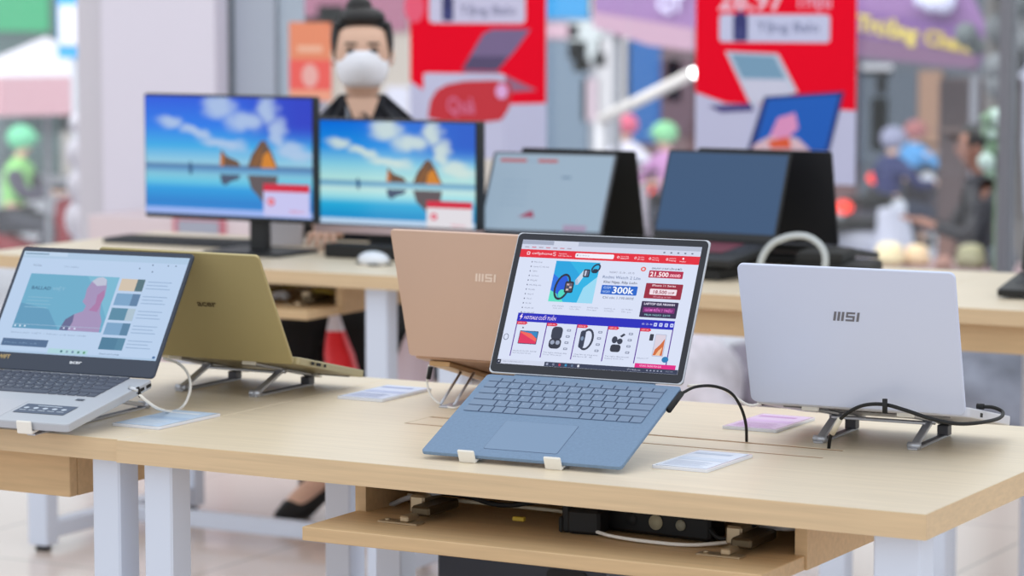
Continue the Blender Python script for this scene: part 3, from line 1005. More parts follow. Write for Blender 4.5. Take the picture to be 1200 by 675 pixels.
# ---- 3. white laptop seen from behind (right)
WHL = mat('pearl_white_lid', (206, 213, 236), rough=0.42, metal=0.2)
WHB = mat('pearl_white_base', (206, 206, 214), rough=0.45, metal=0.2)
K = Laptop('white-silver laptop seen from behind on the right, slanted letter logo on its lid', (-1.541, 3.799, 0.813), R_(182.6), R_(10.9), R_(73.5),
           0.32, 0.219, 0.215, 0.014, 0.006, WHB, WHL, rad=0.009, drop=True)
b = MB()
msi_logo(mat('logo_grey', (112, 112, 122), rough=0.3, metal=0.4), 0.0, 0.1425, 0.0136, -0.0062, b)
K.lidpart(b, 'logo')
for xx in (-0.09, 0.09):
    b = MB()
    b.rrect(xx - 0.035, xx + 0.035, -0.038, -0.032, -0.0043, -0.0023, 0.002, mat('grey_rubber', (120, 120, 124), rough=0.8))
    K.basepart(b, 'rubber_foot')
b = MB()
for k in range(14):
    b.box(-0.07 + 0.010 * k, -0.063 + 0.010 * k, -0.075, -0.045, -0.0028, -0.0021, BLACKP)
K.basepart(b, 'vent')
b = MB()
b.box(-0.1602, -0.1596, -0.075, -0.063, 0.001, 0.007, BLACKS)
K.basepart(b, 'port')
stand_for((-1.541, 3.799, 0.813), R_(182.6), R_(10.9), 0.219, 0.0025, 'folding aluminium stand under the white laptop seen from behind', off=0.006, half=0.0715, yrear=-0.048, clip=True)

# ---- 4. gold laptop seen from behind (left)
GOL = mat('champagne_gold_lid', (178, 163, 116), rough=0.42, metal=0.3)
GOB = mat('champagne_gold_base', (176, 164, 128), rough=0.45, metal=0.3)
G = Laptop('gold laptop seen from behind, beside the laptop with the video page', (-2.66, 3.821, 0.8135), R_(180.4), R_(12.5), R_(61.2),
           0.305, 0.215, 0.2075, 0.012, 0.0055, GOB, GOL, rad=0.007, drop=True)
b = MB()
b.text('acer', 0.006, 0.106, 0.0115, 0, mat('logo_dark_gold', (92, 76, 48), rough=0.4, metal=0.3), w=0.037, bold=0.03,
       X=M.Translation((0, 0, -0.0060)) @ M.Diagonal((-1, 1, 1, 1)))
G.lidpart(b, 'logo')
for k, (y0, y1) in enumerate(((-0.052, -0.044), (-0.072, -0.060), (-0.088, -0.083))):
    b = MB()
    b.box(-0.1556, -0.1546, y0, y1, 0.003, 0.008, BLACKS)
    G.basepart(b, 'port')
for xx in (-0.1, 0.1):
    b = MB()
    b.rrect(xx - 0.03, xx + 0.03, -0.206, -0.200, -0.0020, -0.0003, 0.002, BLACKP)
    G.basepart(b, 'rubber_foot')
stand_for((-2.66, 3.821, 0.8135), R_(180.4), R_(12.5), 0.215, 0.0005, 'folding aluminium stand under the gold laptop seen from behind', off=0.018, half=0.0725, yrear=-0.025, clip=True)

# ---- 5. pink laptop seen from behind (centre)
PIL = mat('rose_beige_lid', (212, 180, 162), rough=0.42, metal=0.2)
Pk = Laptop('pinkish beige laptop seen from behind, just left of the blue-grey laptop', (-2.198, 3.93, 0.824), R_(179.8), R_(15.0), R_(74.4),
            0.32, 0.219, 0.215, 0.014, 0.006, mat('rose_beige_base', (190, 152, 126), rough=0.45, metal=0.25), PIL, rad=0.006, drop=True)
b = MB()
msi_logo(mat('logo_pale_rose', (244, 224, 212), rough=0.3, metal=0.1), -0.004, 0.1425, 0.0130, -0.0062, b)
Pk.lidpart(b, 'logo')
b = MB()
b.box(0.1598, 0.1604, -0.05, -0.038, 0.001, 0.007, BLACKS)
Pk.basepart(b, 'port')
# a gold Z-shaped stand
ZG = mat('gold_stand_metal', (198, 158, 112), rough=0.35, metal=0.6)
t = thing('laptop_stand', 'gold Z-shaped stand with steel rods under the pinkish beige laptop', 'stand', (-2.198, 3.93, TT), R_(179.8))
for sx in (-0.075, 0.118):
    X = M.Translation((sx, -0.2115, 0.0142)) @ M.Rotation(R_(15), 4, 'X')
    b = MB(X)
    b.box(-0.019, 0.019, 0.0, 0.200, -0.0085, -0.0005, ZG, bev=0.001)
    arm = b.build('support_arm', t)
    b = MB(X)
    b.box(-0.012, 0.012, -0.004, -0.0005, -0.004, 0.014, SILIC, bev=0.001)
    b.build('clip', arm)
    b = MB(X)
    b.box(-0.013, 0.013, 0.165, 0.190, -0.0065, -0.0030, SILIC, bev=0.001)
    b.build('end_pad', arm)
    b = MB()
    tx = sx
    sx = sx - 0.045
    b.box(sx - 0.013, sx + 0.013, -0.19, 0.040, 0, 0.003, STANDM, bev=0.001)
    b.build('base_bar', t)
    b = MB()
    p0, p1 = V((sx, 0.035, 0.005)), V((tx - 0.012, -0.085, 0.040))
    b.cyl(p0 + V((0.012, 0, 0)), p1 + V((0.012, 0, 0)), 0.0022, STANDM)
    b.cyl(p0 - V((0.012, 0, 0)), p1 - V((0.012, 0, 0)), 0.0022, STANDM)
    b.build('strut', t)

# ------------------------------------------------------------------ price cards
def card(label, x0, x1, y0, y1, skew, tint, z=TT):
    t = thing('price_card', label, 'price card', ((x0 + x1) / 2, (y0 + y1) / 2, z), R_(skew))
    w, h = (x1 - x0) / 2, (y1 - y0) / 2
    b = MB()
    b.rrect(-w, w, -h, h, 0, 0.0045, 0.003, mat('clear_acrylic_white', (232, 234, 242), rough=0.15), bev=0.0006)
    b.build('holder', t)
    b = MB()
    z1 = 0.0048
    b.quad(-w + 0.004, w - 0.004, -h + 0.004, h - 0.004, z1, flat(tint[0]))
    b.quad(-w + 0.008, w - 0.02, h - 0.034, h - 0.022, z1 + 0.0002, flat(tint[1]))
    b.quad(-w + 0.008, w - 0.008, -0.010, 0.012, z1 + 0.0002, flat(tint[2]))
    for k in range(6):
        b.quad(-w + 0.010, w - 0.014 - 0.008 * (k % 2), -h + 0.014 + 0.0075 * k, -h + 0.0165 + 0.0075 * k, z1 + 0.0002, flat(tint[1]))
    b.build('printed_sheet', t)
    return t


card('white acrylic price card lying right of the blue-grey laptop', -1.735, -1.650, 3.531, 3.682, 0, ((226, 232, 246), (196, 206, 226), (212, 222, 240)))
card('white acrylic price card lying left of the pinkish beige laptop', -2.478, -2.392, 3.898, 4.053, 0, ((210, 216, 236), (150, 160, 200), (180, 188, 220)))
card('pale blue price card lying right of the silver laptop, behind its cable', -2.618, -2.530, 3.486, 3.648, 0, ((190, 210, 232), (226, 234, 244), (170, 194, 222)))
card('price card with a pink print lying left of the white laptop', -1.802, -1.713, 3.905, 4.053, 0, ((222, 196, 226), (198, 150, 200), (214, 180, 222)))


# ------------------------------------------------------------------ cables
def cable(label, pts, r, m, name='cable', group=None, plug=None, plugm=None, extra=None):
    b = MB()
    b.tube(pts, r, m, n=8, sub=8)
    o = b.build(name)
    tag(o, label, 'cable', group)
    for pl in (plug or []):
        p = MB()
        p.cyl(pl[0], pl[1], pl[2], plugm or BLACKS, r1=pl[3] if len(pl) > 3 else None)
        p.build('plug', o)
    return o


ax = V((cos(R_(2.2)), sin(R_(2.2)), 0))
hb = V((-1.907, 3.659, 0.846))
up_ = V((-sin(R_(2.2)) * cos(R_(22.4)), cos(R_(2.2)) * cos(R_(22.4)), sin(R_(22.4))))
p_a = hb + ax * 0.158 - up_ * 0.060 - V((0, 0, 0.004))
p_b = hb + ax * 0.158 - up_ * 0.012 - V((0, 0, 0.004))
cable('black charging cable arching from the right side of the blue-grey laptop to the table slot',
      [p_b, at(815, 453.5, Y=3.69), at(836, 452.5, Y=3.71), at(856, 460, Y=3.74), at(868, 477, Y=3.77), at(874, 497, Y=3.79), at(875, 519, z=0.748)], 0.0022, BLACKS,
      plug=[(p_a, p_b, 0.0042, 0.0040)])
cable('thick black security cable looping across the back of the white laptop',
      [at(1150, 476.5, Y=3.90), at(1164, 477.5, Y=3.90), at(1175, 483, Y=3.90), at(1171, 490, Y=3.86), at(1150, 495, Y=3.80), at(1122, 496.5, Y=3.765), at(1092, 491, Y=3.765), at(1062, 481, Y=3.765), at(1036, 474, Y=3.765),
       at(1012, 475, Y=3.77), at(993, 484, Y=3.78), at(982, 495, Y=3.79), at(973.5, 511, Y=3.80), at(971, 527, z=0.748)], 0.0027, BLACKS,
      plug=[(at(1145, 476, Y=3.90), at(1153, 476.6, Y=3.90), 0.0042), (at(1037, 467.5, Y=3.760), at(1037, 484, Y=3.760), 0.0036)])
o = bpy.data.objects[-1] if False else None
tag_b = MB()
tag_b.cyl(at(984.5, 491, Y=3.785), at(975.5, 508, Y=3.797), 0.0040, mat('cream_label', (226, 216, 196), rough=0.6))
tg = tag_b.build('cable_label')
secs = [q for q in COL.objects if q.get('label', '').startswith('thick black security')][0]
tg.parent = secs
setl(tg, 'cream paper label wrapped around the cable')
cable('white cable running from behind the blue-grey laptop to the white laptop',
      [at(806, 452, Y=3.86), at(826, 452, Y=3.88), at(846, 455, Y=3.90), at(862, 466, Y=3.91), at(878, 475, Y=3.92), at(894, 473, Y=3.92)], 0.0022, WHITEC,
      plug=[(at(893, 472.5, Y=3.92), at(904, 470, Y=3.92), 0.0038)])
cable('white cable looping beside the silver laptop with the video page',
      [at(163, 462, Y=3.50), at(172, 470, Y=3.51), at(186, 479, Y=3.55), at(203, 482, z=0.7525), at(216, 474, Y=3.66), at(223, 455, Y=3.69), at(220, 438, Y=3.71), at(209, 426, Y=3.73), at(192, 420, Y=3.75)], 0.0023, WHITEC,
      plug=[(at(161.5, 454, Y=3.497), at(164.5, 465, Y=3.503), 0.0026)])
b = MB()
b.cyl(at(151, 454, Y=3.495), at(162, 458, Y=3.497), 0.0032, SILV)
setl(b.build('connector', [q for q in COL.objects if q.get('label', '').startswith('white cable looping')][0]), 'silver connector')
cable('thin white cable hanging from the left side of the pinkish beige laptop',
      [at(503, 428, Y=3.93), at(501, 440, Y=3.93), at(501, 452, Y=3.93), at(506, 465, Y=3.925), at(517, 474, Y=3.915), at(530, 478, z=0.7525), at(540, 476, z=0.7525)], 0.0018, WHITEC,
      plug=[(at(504.5, 430, Y=3.925), at(502, 444, Y=3.925), 0.0038)])
b = MB()
ring_pts = [at(889, 318, Y=5.88), at(894, 300, Y=5.88), at(906, 285, Y=5.88), at(926, 277, Y=5.88), at(945, 277, Y=5.88), at(960, 286, Y=5.88), at(967, 300, Y=5.88), at(966, 322, Y=5.88)]
b.tube(ring_pts, 0.0072, mat('grey_white_cable', (190, 196, 198), rough=0.5), n=12)
tag(b.build('coiled_cable'), 'thick grey-white cable loop standing up behind the white laptop', 'cable')

# things inside the open compartment of the front table
b = MB()
zc = 0.6605
b.box(-0.105, 0.105, -0.022, 0.022, 0, 0.040, BLACKS, bev=0.004)
ps = b.build('power_strip', loc=(-1.735, 3.535, zc), rot=(0, 0, R_(-6)))
tag(ps, 'black power strip lying in the open compartment of the front table', 'power strip')
for k in range(3):
    b = MB()
    b.cyl((-0.02 + 0.04 * k, -0.0245, 0.019), (-0.02 + 0.04 * k, -0.0205, 0.019), (0.0085, 0.0105, 0.0075)[k], flat(((34, 34, 36), (176, 168, 140), (150, 146, 128))[k]))
    b.build('socket', ps)
b = MB()
b.box(-0.02, 0.028, -0.02, 0.02, 0, 0.034, BLACKS, bev=0.004)
b.box(-0.030, -0.018, -0.014, 0.0, 0.0, 0.040, BLACKS, bev=0.003)
b.box(-0.034, -0.028, -0.016, 0.004, -0.0, 0.022, BLACKS, bev=0.002)
tag(b.build('power_adapter', loc=(-1.845 + 0.03, 3.49, zc), rot=(0, 0, 0.1)), 'black power adapter hanging at the left end of the black power strip', 'power adapter')
rnd = random.Random(4)
for lb, pts, r, m in (
        ('white cable curving in front of the black power strip', [(-1.81, 3.485, zc + 0.006), (-1.76, 3.462, zc + 0.004), (-1.70, 3.455, zc + 0.003), (-1.64, 3.462, zc + 0.003), (-1.59, 3.50, zc + 0.006)], 0.0026, WHITEC),
        ('black cable bunched at the right end of the compartment', [(-1.64, 3.51, zc + 0.02), (-1.61, 3.50, zc + 0.008), (-1.57, 3.53, zc + 0.03), (-1.54, 3.56, zc + 0.036), (-1.51, 3.60, zc + 0.02)], 0.0035, BLACKS),
        ('grey-white flat cable coiled at the right end of the compartment', [(-1.60, 3.56, zc + 0.014), (-1.56, 3.54, zc + 0.022), (-1.525, 3.53, zc + 0.026), (-1.515, 3.60, zc + 0.02), (-1.57, 3.62, zc + 0.02)], 0.005, mat('cable_grey', (176, 176, 180), rough=0.5)),
        ('pale flat cable running along the back of the compartment', [at(478, 580, Y=3.55), at(540, 587, Y=3.55), at(620, 595, Y=3.55), at(700, 604, Y=3.55), at(744, 609, Y=3.56)], 0.0028, mat('cable_beige', (196, 186, 164), rough=0.5)),
        ('black cable lying over the left hinge of the compartment', [at(500, 576, Y=3.53), at(545, 581, Y=3.53), at(575, 590, Y=3.52), at(600, 592, Y=3.52), at(640, 588, Y=3.53), at(700, 598, Y=3.53)], 0.0035, BLACKS),
        ('white cable bundle in the left corner of the compartment', [at(433, 597, Y=3.56), at(447, 595, Y=3.56), at(462, 590, Y=3.55), at(480, 583, Y=3.53), at(520, 576, Y=3.50)], 0.0040, mat('cable_grey', (176, 176, 180)))):
    b = MB()
    b.tube(pts, r, m)
    tag(b.build('cable'), lb, 'cable', 'cables in the open compartment')
b = MB()
b.box(-0.009, 0.009, -0.004, 0.004, 0, 0.006, mat('yellow_tag', (206, 176, 60), rough=0.6), bev=0.001)
tag(b.build('cable_tie', loc=(-1.925, 3.50, zc + 0.004)), 'small yellow tag on the compartment floor', 'tag')
# dark box on the floor
b = MB()
b.box(-0.15, 0.15, -0.12, 0.12, 0, 0.52, mat('dark_box', (38, 42, 54), rough=0.5), bev=0.006)
bx = b.build('speaker_box', loc=(-2.145, 4.02, 0.0))
tag(bx, 'dark grey box on the floor under the front table', 'box')
b = MB()
b.rrect(-0.035, 0.035, -0.02, 0.02, -0.002, 0.002, 0.008, BLACKS)
b.build('handle', bx, loc=(0.085, -0.1205, 0.49), rot=(pi / 2, 0, 0))


# ------------------------------------------------------------------ rear table: two desktop screens
def seaside_material(x0, x1, y0, y1, warm):
    m = bpy.data.materials.new('seaside_picture')
    m.use_nodes = True
    nt = m.node_tree
    N, L = nt.nodes, nt.links
    bs = N['Principled BSDF']
    bs.inputs['Base Color'].default_value = (0.004, 0.004, 0.005, 1)
    bs.inputs['Roughness'].default_value = 0.35
    tc = N.new('ShaderNodeTexCoord')
    mp = N.new('ShaderNodeMapping')
    mp.vector_type = 'POINT'
    W, H = x1 - x0, y1 - y0
    # u from the left edge, v downwards from the top edge
    mp.inputs['Scale'].default_value = (1 / W, -1 / H, 1)
    mp.inputs['Location'].default_value = (-x0 / W, y1 / H, 0)
    L.new(tc.outputs['Object'], mp.inputs['Vector'])
    sp = N.new('ShaderNodeSeparateXYZ')
    L.new(mp.outputs[0], sp.inputs[0])

    def ramp(stops):
        r = N.new('ShaderNodeValToRGB')
        e = r.color_ramp.elements
        e[0].position, e[0].color = stops[0][0], rgb(stops[0][1])
        e[1].position, e[1].color = stops[-1][0], rgb(stops[-1][1])
        for p_, c_ in stops[1:-1]:
            q = e.new(p_)
            q.color = rgb(c_)
        return r
    if warm:
        st = [(0, (0, 104, 214)), (0.25, (24, 140, 222)), (0.42, (130, 200, 222)), (0.565, (176, 222, 218)), (0.585, (110, 160, 190)), (0.62, (120, 176, 204)), (0.655, (190, 226, 222)), (0.73, (150, 216, 226)), (0.80, (40, 170, 216)), (0.92, (0, 140, 200)), (1, (60, 170, 214))]
    else:
        st = [(0, (0, 78, 214)), (0.25, (0, 116, 226)), (0.42, (44, 164, 224)), (0.555, (140, 196, 220)), (0.585, (64, 110, 160)), (0.62, (90, 150, 196)), (0.66, (120, 190, 214)), (0.72, (90, 190, 222)), (0.78, (10, 150, 218)), (0.90, (0, 120, 200)), (1, (30, 140, 214))]
    r = ramp(st)
    L.new(sp.outputs[1], r.inputs[0])
    # darker blue towards the upper right
    dk = N.new('ShaderNodeMapRange')
    dk.interpolation_type = 'SMOOTHSTEP'
    dk.inputs[1].default_value, dk.inputs[2].default_value = 0.45, 0.95
    L.new(sp.outputs[0], dk.inputs[0])
    dv = N.new('ShaderNodeMapRange')
    dv.interpolation_type = 'SMOOTHSTEP'
    dv.inputs[1].default_value, dv.inputs[2].default_value = 0.46, 0.20
    L.new(sp.outputs[1], dv.inputs[0])
    mu = N.new('ShaderNodeMath')
    mu.operation = 'MULTIPLY'
    L.new(dk.outputs[0], mu.inputs[0])
    L.new(dv.outputs[0], mu.inputs[1])
    mx = N.new('ShaderNodeMix')
    mx.data_type = 'RGBA'
    L.new(mu.outputs[0], mx.inputs[0])
    L.new(r.outputs[0], mx.inputs[6])
    mx.inputs[7].default_value = rgb((0, 84, 196) if warm else (0, 44, 190))
    col = mx.outputs[2]
    # clouds: soft blobs with ragged edges
    nz = N.new('ShaderNodeTexNoise')
    nz.inputs['Scale'].default_value = 7.0
    nz.inputs['Detail'].default_value = 6
    L.new(mp.outputs[0], nz.inputs['Vector'])
    sb = N.new('ShaderNodeVectorMath')
    sb.operation = 'SUBTRACT'
    L.new(nz.outputs['Color'], sb.inputs[0])
    sb.inputs[1].default_value = (0.5, 0.5, 0.5)
    sc = N.new('ShaderNodeVectorMath')
    sc.operation = 'SCALE'
    L.new(sb.outputs[0], sc.inputs[0])
    sc.inputs['Scale'].default_value = 0.16
    ad = N.new('ShaderNodeVectorMath')
    ad.operation = 'ADD'
    L.new(mp.outputs[0], ad.inputs[0])
    L.new(sc.outputs[0], ad.inputs[1])
    blobs = [(0.15, 0.22, 0.09, 0.07, 15), (0.31, 0.30, 0.13, 0.05, 18), (0.47, 0.39, 0.17, 0.06, 16), (0.45, 0.08, 0.12, 0.11, 20), (0.60, 0.20, 0.13, 0.11, 30), (0.74, 0.10, 0.07, 0.14, 0), (0.80, 0.30, 0.06, 0.16, 0), (0.88, 0.44, 0.13, 0.08, 10)]
    last = None
    for (cx, cy, rx, ry, rot) in blobs:
        mq = N.new('ShaderNodeMapping')
        mq.vector_type = 'TEXTURE'
        mq.inputs['Location'].default_value = (cx, cy, 0)
        mq.inputs['Rotation'].default_value = (0, 0, R_(rot))
        mq.inputs['Scale'].default_value = (rx, ry, 1)
        L.new(ad.outputs[0], mq.inputs['Vector'])
        ml = N.new('ShaderNodeVectorMath')
        ml.operation = 'MULTIPLY'
        ml.inputs[1].default_value = (1, 1, 0)
        L.new(mq.outputs[0], ml.inputs[0])
        ln = N.new('ShaderNodeVectorMath')
        ln.operation = 'LENGTH'
        L.new(ml.outputs[0], ln.inputs[0])
        mr = N.new('ShaderNodeMapRange')
        mr.interpolation_type = 'SMOOTHSTEP'
        mr.inputs[1].default_value, mr.inputs[2].default_value = 1.25, 0.35
        L.new(ln.outputs['Value'], mr.inputs[0])
        if last is None:
            last = mr.outputs[0]
        else:
            mm = N.new('ShaderNodeMath')
            mm.operation = 'MAXIMUM'
            L.new(last, mm.inputs[0])
            L.new(mr.outputs[0], mm.inputs[1])
            last = mm.outputs[0]
    fa = N.new('ShaderNodeMath')
    fa.operation = 'MULTIPLY'
    fa.inputs[1].default_value = 0.85
    L.new(last, fa.inputs[0])
    m2 = N.new('ShaderNodeMix')
    m2.data_type = 'RGBA'
    L.new(fa.outputs[0], m2.inputs[0])
    L.new(col, m2.inputs[6])
    m2.inputs[7].default_value = rgb((206, 222, 214) if warm else (172, 194, 224))
    L.new(m2.outputs[2], bs.inputs['Emission Color'])
    bs.inputs['Emission Strength'].default_value = 1.0
    return m


def beach(b, x0, x1, y0, y1, Z, warm, panel):
    W, H = x1 - x0, y1 - y0

    def T(u, v):
        return (x0 + W * u, y1 - H * v)

    def pq(pts, col, k=1, s=1.0):
        b.poly([T(*p) for p in pts], Z + 0.00025 * k, emi(col, s))
    b.quad(x0, x1, y0, y1, Z, seaside_material(x0, x1, y0, y1, warm))
    # rocks with reflections
    brown, glow, dk = (104, 76, 58), (206, 128, 34), (70, 84, 110)
    if warm:
        pass
    pq([(0.455, 0.58), (0.462, 0.44), (0.50, 0.50), (0.565, 0.535), (0.58, 0.58)], brown, 5)
    pq([(0.455, 0.58), (0.462, 0.46), (0.48, 0.50), (0.478, 0.58)], (190, 116, 60), 6)
    pq([(0.62, 0.585), (0.645, 0.48), (0.70, 0.36), (0.725, 0.355), (0.76, 0.44), (0.80, 0.585)], brown, 5)
    pq([(0.70, 0.585), (0.715, 0.48), (0.745, 0.44), (0.785, 0.56), (0.79, 0.585)], glow, 6)
    pq([(0.64, 0.56), (0.70, 0.40), (0.71, 0.50), (0.68, 0.58)], (128, 84, 46), 6)
    pq([(0.455, 0.65), (0.58, 0.65), (0.565, 0.69), (0.52, 0.71), (0.485, 0.745), (0.462, 0.72)], dk, 5)
    pq([(0.62, 0.65), (0.80, 0.65), (0.79, 0.74), (0.76, 0.84), (0.72, 0.89), (0.68, 0.82), (0.64, 0.76)], (92, 82, 86), 5)
    pq([(0.265, 0.58), (0.275, 0.54), (0.29, 0.60), (0.285, 0.66), (0.27, 0.66)], (50, 90, 130), 5)
    # task bar and pop-up window
    pq([(0, 0.945), (1, 0.945), (1, 1), (0, 1)], (150, 176, 236) if not warm else (180, 206, 232), 7)
    u0, u1, v0, v1 = panel
    pq([(u0, v0), (u1, v0), (u1, v1), (u0, v1)], (196, 194, 236) if not warm else (222, 218, 224), 8)
    pq([(u0, v0), (u1, v0), (u1, v0 + 0.065), (u0, v0 + 0.065)], (206, 30, 60), 9)
    cx, cy = T(u0 + 0.045, v0 + 0.15)
    b.disc(cx, cy, W * 0.022, H * 0.035, Z + 0.0024, emi((214, 60, 86)), 14)
    b.disc(cx, cy, W * 0.009, H * 0.015, Z + 0.0027, emi((240, 210, 224)), 10)
    px, py = T(u0 + 0.15, v0 + 0.235)
    b.text('Cellphones', px, py, H * 0.022, Z + 0.0027, emi((216, 74, 104)), w=W * 0.085)


MW, MH = 0.512, 0.300
mx, my = -4.098, 5.95
t = thing('monitor', 'leftmost desktop monitor with a blue seaside wallpaper', 'monitor', (mx, my + 0.1, TT))
XM = M.Translation((0, -0.1, 0))
b = MB(XM)
b.box(-MW / 2, MW / 2, 0.0, 0.028, 0.084, 0.084 + MH + 0.012, BLACKP, bev=0.004)
b.build('housing', t)
b = MB()
beach(b, -MW / 2 + 0.006, MW / 2 - 0.006, 0.012, MH + 0.006, 0.0, False, (0.715, 0.985, 0.715, 0.985))
b.build('screen', t, loc=(0, -0.1015, 0.084), rot=(pi / 2, 0, 0))
b = MB()
b.box(0.035, 0.085, -0.062, -0.035, 0.006, 0.20, BLACKP, bev=0.004)
b.build('neck', t)
b = MB()
b.rrect(-0.06, 0.17, -0.14, 0.06, 0, 0.008, 0.02, BLACKP)
b.build('foot', t)

AW = 0.470
ax0 = at(367.5, 200, Y=6.08).x
t = thing('all_in_one_computer', 'all-in-one desktop computer with a seaside wallpaper and pale chin, in front of the woman', 'computer', (ax0 + AW / 2, 6.14, TT))
zt_, zb_, zc_ = at(367, 138, Y=6.08).z - TT, at(367, 262, Y=6.08).z - TT, at(460, 280, Y=6.08).z - TT
b = MB()
b.box(-AW / 2, AW / 2, -0.06, -0.02, zb_ - 0.001, zt_, BLACKP, bev=0.003)
b.build('housing', t)
b = MB()
b.box(-AW / 2, AW / 2, -0.06, -0.02, zc_ + 0.008, zb_ - 0.0005, mat('pale_chin', (204, 178, 178), rough=0.5), bev=0.002)
setl(b.build('chin', t), 'pale pinkish grey chin')
b = MB()
beach(b, -AW / 2 + 0.005, AW / 2 - 0.005, 0.004, zt_ - zb_ - 0.005, 0.0, True, (0.705, 0.985, 0.745, 1.0))
b.build('screen', t, loc=(0, -0.0612, zb_), rot=(pi / 2, 0, 0))
b = MB()
b.box(-0.10, 0.10, -0.02, 0.02, 0.004, 0.16, BLACKP, bev=0.004)
b.build('neck', t)
b = MB()
b.rrect(-0.12, 0.12, -0.08, 0.10, 0, 0.007, 0.02, BLACKP)
b.build('foot', t)

# black box / keyboard slabs around them
p = at(424, 291, z=TT)
b = MB()
b.box(-0.115, 0.115, -0.03, 0.03, 0, 0.034, BLACKS, bev=0.004)
kx = b.build('speaker_bar', loc=(at(381, 290, Y=6.0).x + 0.117, 6.02, TT))
tag(kx, 'low black speaker bar under the all-in-one computer chin', 'speaker')


def slab_keyboard(label, cx, cy, w, d, rz=0.0, m=BLACKP):
    b = MB()
    b.rrect(-w / 2, w / 2, -d / 2, d / 2, 0, 0.012, 0.008, m, bev=0.002)
    k = b.build('keyboard', loc=(cx, cy, TT), rot=(0, 0, rz))
    tag(k, label, 'keyboard')
    b = MB()
    for r_ in range(5):
        for c_ in range(15):
            b.box(-w / 2 + 0.012 + c_ * (w - 0.024) / 15, -w / 2 + 0.009 + (c_ + 1) * (w - 0.024) / 15, -d / 2 + 0.010 + r_ * (d - 0.02) / 5, -d / 2 + 0.007 + (r_ + 1) * (d - 0.02) / 5, 0.012, 0.0145, BLACKS)
    b.build('key_field', k)
    return k


slab_keyboard('dark keyboard lying at the far left of the rear table, under the leftmost monitor', -4.38, 6.14, 0.40, 0.13, R_(3), mat('dark_grey_plastic', (58, 62, 72), rough=0.5))

# mouse
b = MB()
b.sphere((0, 0, 0.012), (0.033, 0.052, 0.020), mat('mouse_white', (226, 230, 238), rough=0.3), n=24)
b.box(-0.028, 0.028, -0.045, 0.045, 0, 0.006, mat('mouse_base', (84, 92, 90), rough=0.5), bev=0.003)
p = at(438, 310, z=TT)
tag(b.build('computer_mouse', loc=(p.x, p.y, TT), rot=(0, 0, R_(60))), 'white computer mouse on the rear table in front of the all-in-one', 'mouse')

# white carton and pink-framed tray behind the first monitor
p = at(322, 290, z=TT)
b = MB()
b.box(-0.055, 0.055, -0.03, 0.03, 0.0, 0.062, mat('white_carton', (212, 212, 224), rough=0.6), bev=0.002)
tag(b.build('carton', loc=(at(322, 288, z=TT).x, at(322, 288, z=TT).y + 0.03, TT), rot=(0, 0, 0.45)), 'small white carton standing on the rear table between the two desktop screens', 'box')


# ------------------------------------------------------------------ rear table: laptops pair fronts and backs
def black_laptop(label, loc, psi, a, b_, W, d, dl, screen, lidm=BLACKP):
    L = Laptop(label, loc, psi, a, b_, W, d, dl, 0.016, 0.006, BLACKP, lidm, rad=0.006)
    b = MB()
    b.rrect(-W / 2 + 0.002, W / 2 - 0.002, 0.003, dl - 0.002, 0.0, 0.0004, 0.004, mat('grey_bezel', (88, 92, 102), rough=0.4) if screen else BLACKP)
    L.lidpart(b, 'bezel')
    b = MB()
    n = 0
    for r_ in range(6):
        for c_ in range(14):
            b.box(-W / 2 + 0.02 + c_ * (W - 0.04) / 14, -W / 2 + 0.017 + (c_ + 1) * (W - 0.04) / 14, -0.03 - (r_ + 1) * 0.017, -0.0328 - r_ * 0.017, 0, 0.0012, mat('grey_keys', (50, 52, 60), rough=0.5))
    L.basepart(b, 'keyboard')
    b = MB()
    b.rrect(-0.05, 0.05, -d + 0.008, -0.145, 0, 0.0004, 0.003, mat('dark_touchpad', (40, 42, 48), rough=0.4))
    L.basepart(b, 'touchpad')
    return L


L1 = black_laptop('open laptop with a pale web page on the rear table, behind the blue-grey laptop', (-3.318, 6.129, 0.818), R_(6.0), R_(6), R_(60.5), 0.325, 0.22, 0.22, True)
b = MB()
gw = emi((150, 172, 192))
b.quad(-0.155, 0.155, 0.010, 0.214, 0.0006, gw)
b.quad(-0.140, -0.070, 0.192, 0.201, 0.0009, emi((176, 92, 96)))
b.quad(-0.040, 0.012, 0.192, 0.201, 0.0009, emi((176, 92, 96)))
b.quad(-0.07, -0.04, 0.195, 0.197, 0.0009, emi((130, 150, 176)))
b.poly([(-0.062, 0.044), (-0.020, 0.044), (-0.028, 0.062), (-0.040, 0.058)], 0.0009, emi((150, 60, 90)))
for k in range(5):
    b.quad(-0.120, -0.05, 0.140 - 0.016 * k, 0.142 - 0.016 * k, 0.0009, emi((134, 158, 182)))
b.quad(0.030, 0.055, 0.150, 0.156, 0.0009, emi((110, 134, 160)))
b.quad(0.060, 0.12, 0.012, 0.026, 0.0009, emi((160, 140, 170)))
L1.lidpart(b, 'screen')
L2 = black_laptop('open black laptop with a dark blue blank screen on the rear table', (-2.855, 6.129, 0.822), R_(-3.4), R_(6), R_(68.9), 0.325, 0.22, 0.22, False)
b = MB()
b.quad(-0.157, 0.157, 0.020, 0.214, 0.0006, mat('dim_blue_screen', (40, 84, 130), rough=0.35, emit=0.7))
L2.lidpart(b, 'screen')
b = MB()
b.box(-0.11, 0.10, -0.14, -0.03, 0.0013, 0.0022, mat('maroon_key_reflection', (110, 46, 62), rough=0.5))  # maroon reflection on the keys, painted as a thin coloured slab
L2.basepart(b, 'key_reflection')
LK = mat('black_lid', (20, 22, 30), rough=0.5)
L3 = black_laptop('black laptop facing the street, back to back with the pale web page laptop', (-3.316, 6.387, 0.80), R_(179), R_(5), R_(76.6), 0.32, 0.22, 0.22, False, BLACKS)
